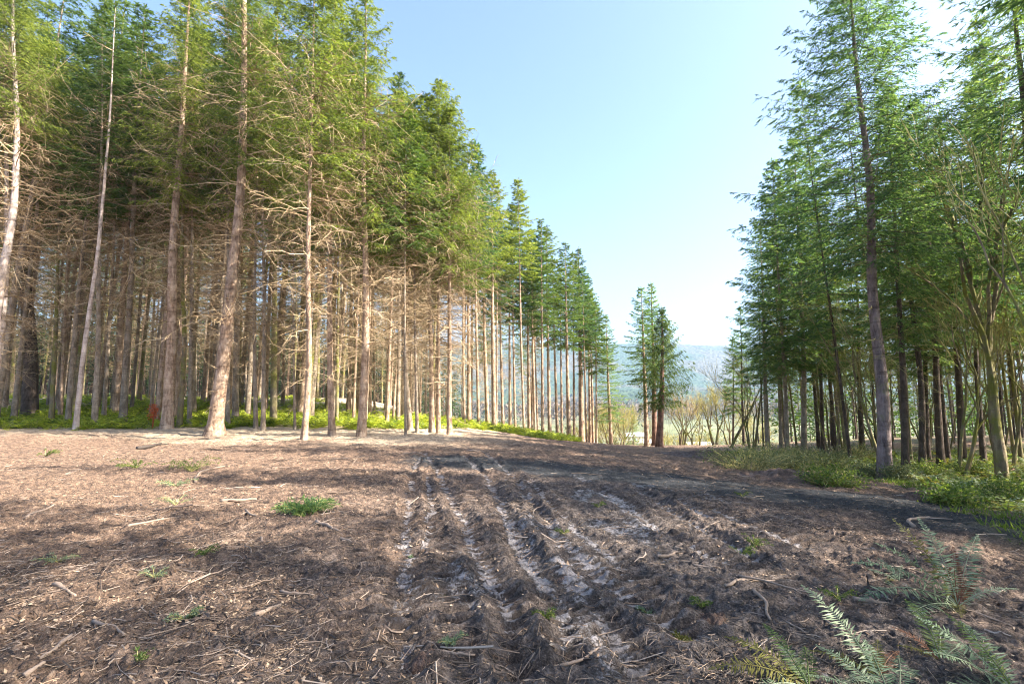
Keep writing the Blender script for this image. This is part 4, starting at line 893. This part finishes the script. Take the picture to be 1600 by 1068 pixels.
litter('dark_twig_litter', 16000, 24, (.08, .40), (.002, .006), 'darkstick', 82, 'dark wet twigs trodden into the mud', .006)
litter('fine_twig_litter', 45000, 20, (.03, .22), (.0009, .0026), 'chip', 83, 'fine twigs, bark shreds and needles on the earth', .012, .35, 1.2)
def chips(n, ymax, sz, mt, seed, name, label, bias=1.3):
    g = np.random.default_rng(seed); r = 2.3 + (ymax - 2.3) * g.random(n * 2) ** bias; th = g.uniform(-.95, .95, n * 2); x, y = r * np.sin(th), r * np.cos(th)
    dens = .10 + 2.6 * np.clip(fbm(x * .9, y * 1.1, 4, 71) + .06, 0, 1) + .12 * sstep(0, -3, x); mudz = np.exp(-((x - .6 - .1 * y) / 2.6) ** 2) * sstep(16, 9, y); dens *= (1 - .65 * mudz) * (.12 + .88 * sstep(1.0, 2.2, seg_dist(x, y, DARKBAND)[0])); ok = (g.random(len(x)) < dens) & (x < EDGE_R(y) + 2); x, y = x[ok][:n], y[ok][:n]; n = len(x)
    b = np.stack([x, y, H(x, y) + g.uniform(-.002, .012, n)], 1); d = norm(rvec(g, n) * [1, 1, .35]) * (g.uniform(sz[0], sz[1], n) * (1 + r.mean() * 0))[:, None]; mb = MB(); mb.add(*cards(b, d, norm(np.cross(d, rvec(g, n) * .35 + [0, 0, 1])) * (sz[1] * g.uniform(.12, .3, n))[:, None])); tag(link(name, mb.mesh(name, M[mt])), kind='stuff', label=label)
chips(110000, 26, (.008, .045), 'chip', 84, 'wood_chip_litter', 'bark chips, dead leaves and wood shreds on the earth')
chips(9000, 30, (.02, .06), 'chip', 85, 'coarse_chip_litter', 'coarse bark flakes and slabs on the earth', 1.1)

# ------------------------------------------------------------------ single sticks and branches one can point to
STICKS = [((345, 786), (401, 783), 5, 'stick', 'grey log stub lying level across the far left of the bare earth'), ((381, 797), (420, 808), 3, 'stick', 'thin branch slanting just below the grey log stub'),
 ((109, 999), (63, 1046), 5, 'stick', 'split plank-like stick slanting to the lower left corner'), ((145, 977), (195, 1001), 4, 'stick', 'straight tan stick above the split plank-like one'), ((36, 1067), (68, 1052), 6, 'stick', 'short pale stick cut off by the bottom left edge'),
 ((84, 930), (115, 944), 4.5, 'stick', 'short thick tan stick in the sunlit patch at far left'), ((302, 966), (325, 979), 6, 'darkstick', 'short black wet stick beside the blue-green sprig'), ((240, 972), (300, 962), 3.5, 'stick', 'curved bluish grey branch ending at the blue-green sprig'),
 ((437, 921), (492, 930), 4, 'stick', 'reddish straight stick level in the middle left mud'), ((398, 969), (438, 946), 6, 'stick', 'pale broken branch end over a dark hollow'), ((495, 821), (532, 836), 5, 'stick', 'curved brown branch at the lit strip left of the ruts'),
 ((534, 845), (576, 861), 4, 'stick', 'peeled stick continuing below the curved brown branch'), ((682, 1033), (742, 1038), 5, 'stick', 'level brown stick across the second rut near the bottom edge'), ((508, 802), (568, 809), 3, 'darkstick', 'dark stick pointing right from the green bough'),
 ((406, 841), (446, 864), 3.5, 'stick', 'reddish stick crossing the litter below the green bough'), ((640, 753), (693, 757), 3, 'darkstick', 'long dark stick level at the head of the ruts'), ((632, 974), (720, 949), 2.5, 'stick', 'long thin twig slanting over the first rut'),
 ((584, 1026), (603, 1012), 4, 'stick', 'short light stick near the bottom between the ruts'), ((836, 1054), (942, 1023), 5, 'stick', 'long smooth branch slanting at the bottom centre'), ((918, 1045), (994, 1043), 5, 'stick', 'forked brown branch right of the long smooth one'),
 ((812, 1011), (867, 1017), 5, 'darkstick', 'brown wet stick above the long smooth branch'), ((1028, 875), (1090, 864), 4, 'stick', 'grey stick between the right hand ruts'), ((1133, 922), (1240, 905), 4, 'stick', 'long arched pale branch in the right litter'),
 ((1180, 934), (1203, 985), 5, 'stick', 'curved pale branch dropping toward the near ferns'), ((1084, 887), (1126, 892), 3, 'stick', 'thin brown stick below the grey one right of the ruts'), ((1155, 908), (1292, 941), 3, 'stick', 'longest thin branch reaching toward the root stub'),
 ((1334, 947), (1410, 956), 6, 'stick', 'half-buried root running level left of the largest fern'), ((1505, 959), (1590, 992), 3, 'stick', 'thin grey branch running right from the foot of the largest fern'), ((1232, 983), (1262, 1000), 3, 'stick', 'short twig lying left of the low fern'),
 ((1290, 976), (1345, 1044), 3, 'stick', 'slanting twig lying across the low fern'), ((1425, 822), (1470, 812), 4, 'stick', 'bleached stick at the edge of the dark earth on the right'), ((40, 812), (95, 790), 3, 'stick', 'bleached branch in the lit litter near the left frame edge'),
 ((200, 832), (262, 814), 3, 'stick', 'long grey branch at the edge of the far left shade'), ((310, 752), (352, 730), 3, 'stick', 'bleached crooked branch near the left trees'), ((215, 702), (250, 696), 4, 'darkstick', 'dark charred stick near the thick reddish trunk'), ((730, 706), (765, 709), 3, 'stick', 'pale stick near the right trunk of the trio')]
for k, (a, b, w, mt, lab) in enumerate(STICKS):
    g = np.random.default_rng(400 + k); A = np.array(ground_at(*a)); B = np.array(ground_at(*b)); n = 12; u = np.linspace(0, 1, n)[:, None]; L = np.linalg.norm(B - A); per = np.array([-(B - A)[1], (B - A)[0]]) / L
    XY = A + (B - A) * u + per * (g.normal(0, .05) * L * np.sin(u * pi) + .02 * L * np.sin(u * 9 + k)); r = max(w / FPX * np.hypot(*((A + B) / 2)) / 2, .006)
    z = H(XY[:, 0], XY[:, 1]); zl = np.linspace(z[0], z[-1], n); z = np.maximum(z, zl) * .6 + .4 * zl + r * .5; o = np.array([A[0], A[1], z[0]])
    mb = MB(); P = np.concatenate([XY, z[:, None]], 1) - o; rad = r * np.linspace(1.15, .6, n) * g.uniform(.88, 1.12, n); mb.add(*tubes(P[None], rad[None], 8))
    for e_ in (0, 1):
        c = mb.n; ring = np.arange(8) + (0 if e_ == 0 else (n - 1) * 8); mb.t.append(np.array([[ring[j], ring[(j + 1) % 8], c] if e_ else [ring[(j + 1) % 8], ring[j], c] for j in range(8)])); mb.tm.append(np.zeros(8)); mb.v.append(P[[0 if e_ == 0 else -1]]); mb.n += 1
    for j in range(g.integers(1, 4)):
        i0 = g.integers(2, n - 2); d = norm(np.append(per * g.choice([-1, 1]) + (B - A) / L * .8, g.uniform(0, .5))) * L * g.uniform(.12, .35); q = P[i0] + d * np.linspace(0, 1, 4)[:, None]; mb.add(*tubes(q[None], (r * .45 * np.linspace(1, .4, 4))[None], 5))
    tag(link('fallen_branch', mb.mesh('fallen_branch', M[mt], True), None, o), lab, 'stick', 'sticks and branches lying on the bare earth')
x, y = ground_at(1353, 935); z = Hs(x, y); mb = MB(); mb.add(*tubes(np.array([[(-.10, 0, 0), (-.02, .01, .03), (.03, 0, .08), (.02, 0, .16)]]), np.array([[.012, .017, .014, .007]]), 7)); tag(link('root_stub', mb.mesh('root_stub', M['darkstick'], True), None, (x, y, z)), 'dark bent root stub sticking up left of the largest fern', 'root')
# green boughs and sprigs
def sprig(px, py, r, n, mt, label, seed, flatn=.5, name='green_sprig', ls=.05):
    x, y = ground_at(px, py); g = np.random.default_rng(seed); z = Hs(x, y); nb = max(3, n // 40); e = empty(name, (x, y, z), label, 'sprig', 'green sprigs lying or growing on the bare earth'); az = g.uniform(0, 2 * pi, nb); u = np.linspace(0, 1, 5)
    L = r * g.uniform(.6, 1.2, nb); P = np.zeros((nb, 5, 3)); P[:, :, 0] = (L * np.cos(az))[:, None] * u; P[:, :, 1] = (L * np.sin(az))[:, None] * u; P[:, :, 2] = .01 + (L * flatn * g.uniform(.4, 1.2, nb))[:, None] * np.sin(u * 2.2)
    mb = MB(); mb.add(*tubes(P, np.linspace(.004, .0015, 5)[None], 3)); link('stem', mb.mesh('stem', M['twigmoss']), e)
    k = g.integers(0, nb, n); f = g.uniform(.3, 3.99, n); i0 = f.astype(int); w = (f - i0)[:, None]; b = P[k, i0] * (1 - w) + P[k, i0 + 1] * w; d = norm(norm(P[k, 4] + [0, 0, .02]) * .6 + rvec(g, n) * .8) * (ls * g.uniform(.6, 1.3, n))[:, None]; mb = MB(); mb.add(*cards(b, d, norm(np.cross(d, rvec(g, n))) * ls * .10)); link('foliage', mb.mesh('foliage', M[mt]), e)
sprig(478, 800, .40, 2400, 'nd_cool', 'torn green conifer bough lying in the shade left of the ruts', 1, .22, 'green_bough', .07)
for k, a in enumerate([(318, 878, .13, 420, 'grass', 'bright green tuft in the left litter'), (290, 968, .12, 420, 'fernblue', 'blue-green sprig at the end of the curved branch'), (213, 1045, .08, 200, 'grass', 'green sprig near the bottom left corner'), (640, 868, .06, 160, 'fernblue', 'tiny pale green seedling in the first rut'),
    (698, 938, .08, 300, 'grass', 'moss-like green tuft between the first two ruts'), (705, 1020, .08, 240, 'fernblue', 'bluish sprig near the level brown stick'), (852, 973, .09, 300, 'grass', 'green tuft at the bottom between the middle ruts'), (1016, 950, .10, 320, 'fernblue', 'green tuft in the mud right of the middle ruts'),
    (1096, 955, .09, 260, 'fern', 'sprig beside the root-bound clod'), (1065, 1000, .07, 200, 'fernolive', 'small olive weed below the root-bound clod'), (880, 835, .10, 240, 'grass', 'grassy weed on the lit rib between ruts'), (90, 880, .16, 320, 'fernblue', 'dull green flattened sprig in the far left shade'), (240, 912, .14, 260, 'fernblue', 'flattened green spray left of centre in the litter'),
    (300, 735, .55, 700, 'grass', 'grassy patch near the big leaning trunk, upper of two'), (215, 735, .5, 500, 'fern', 'dark green patch left of the grassy one'), (70, 715, .35, 400, 'grass', 'small weeds at the far left in front of the ferns'), (275, 788, .25, 360, 'fernblue', 'flattened bough left of the grey log stub'), (1180, 858, .16, 360, 'grass', 'yellowish weed at the right end of the ruts'),
    (1160, 870, .14, 300, 'fern', 'green weed next to the yellowish one'), (935, 795, .12, 240, 'fern', 'weed between the left and right groups of ruts'), (1160, 778, .16, 300, 'grass', 'weed on the dark earth band'), (275, 760, .3, 260, 'fernblue', 'sparse greenery in the left shade'), (1310, 950, .14, 300, 'fern', 'leafy weed above the low fern'), (470, 812, .10, 240, 'grass', 'yellow-green tuft at the foot of the torn bough')]):
    sprig(*a[:3], a[3], a[4], a[5], 10 + k, .5, 'green_sprig', .03 if a[2] < .3 else .06)

# ------------------------------------------------------------------ haze
mh = bpy.data.materials.new('haze_air'); mh.use_nodes = True; nt = mh.node_tree; nt.nodes.clear()
ho = nt.nodes.new('ShaderNodeOutputMaterial'); hv = nt.nodes.new('ShaderNodeVolumePrincipled'); hv.inputs['Color'].default_value = (.42, .64, .92, 1); hv.inputs['Density'].default_value = HAZE; hv.inputs['Anisotropy'].default_value = .2
nt.links.new(hv.outputs[0], ho.inputs['Volume'])
mb = MB(); boxmb(mb, (-5200, -5200, -62), (5200, 5200, 420)); tag(link('haze', mb.mesh('haze', mh)), kind='stuff', label='thin blue haze over the valley')
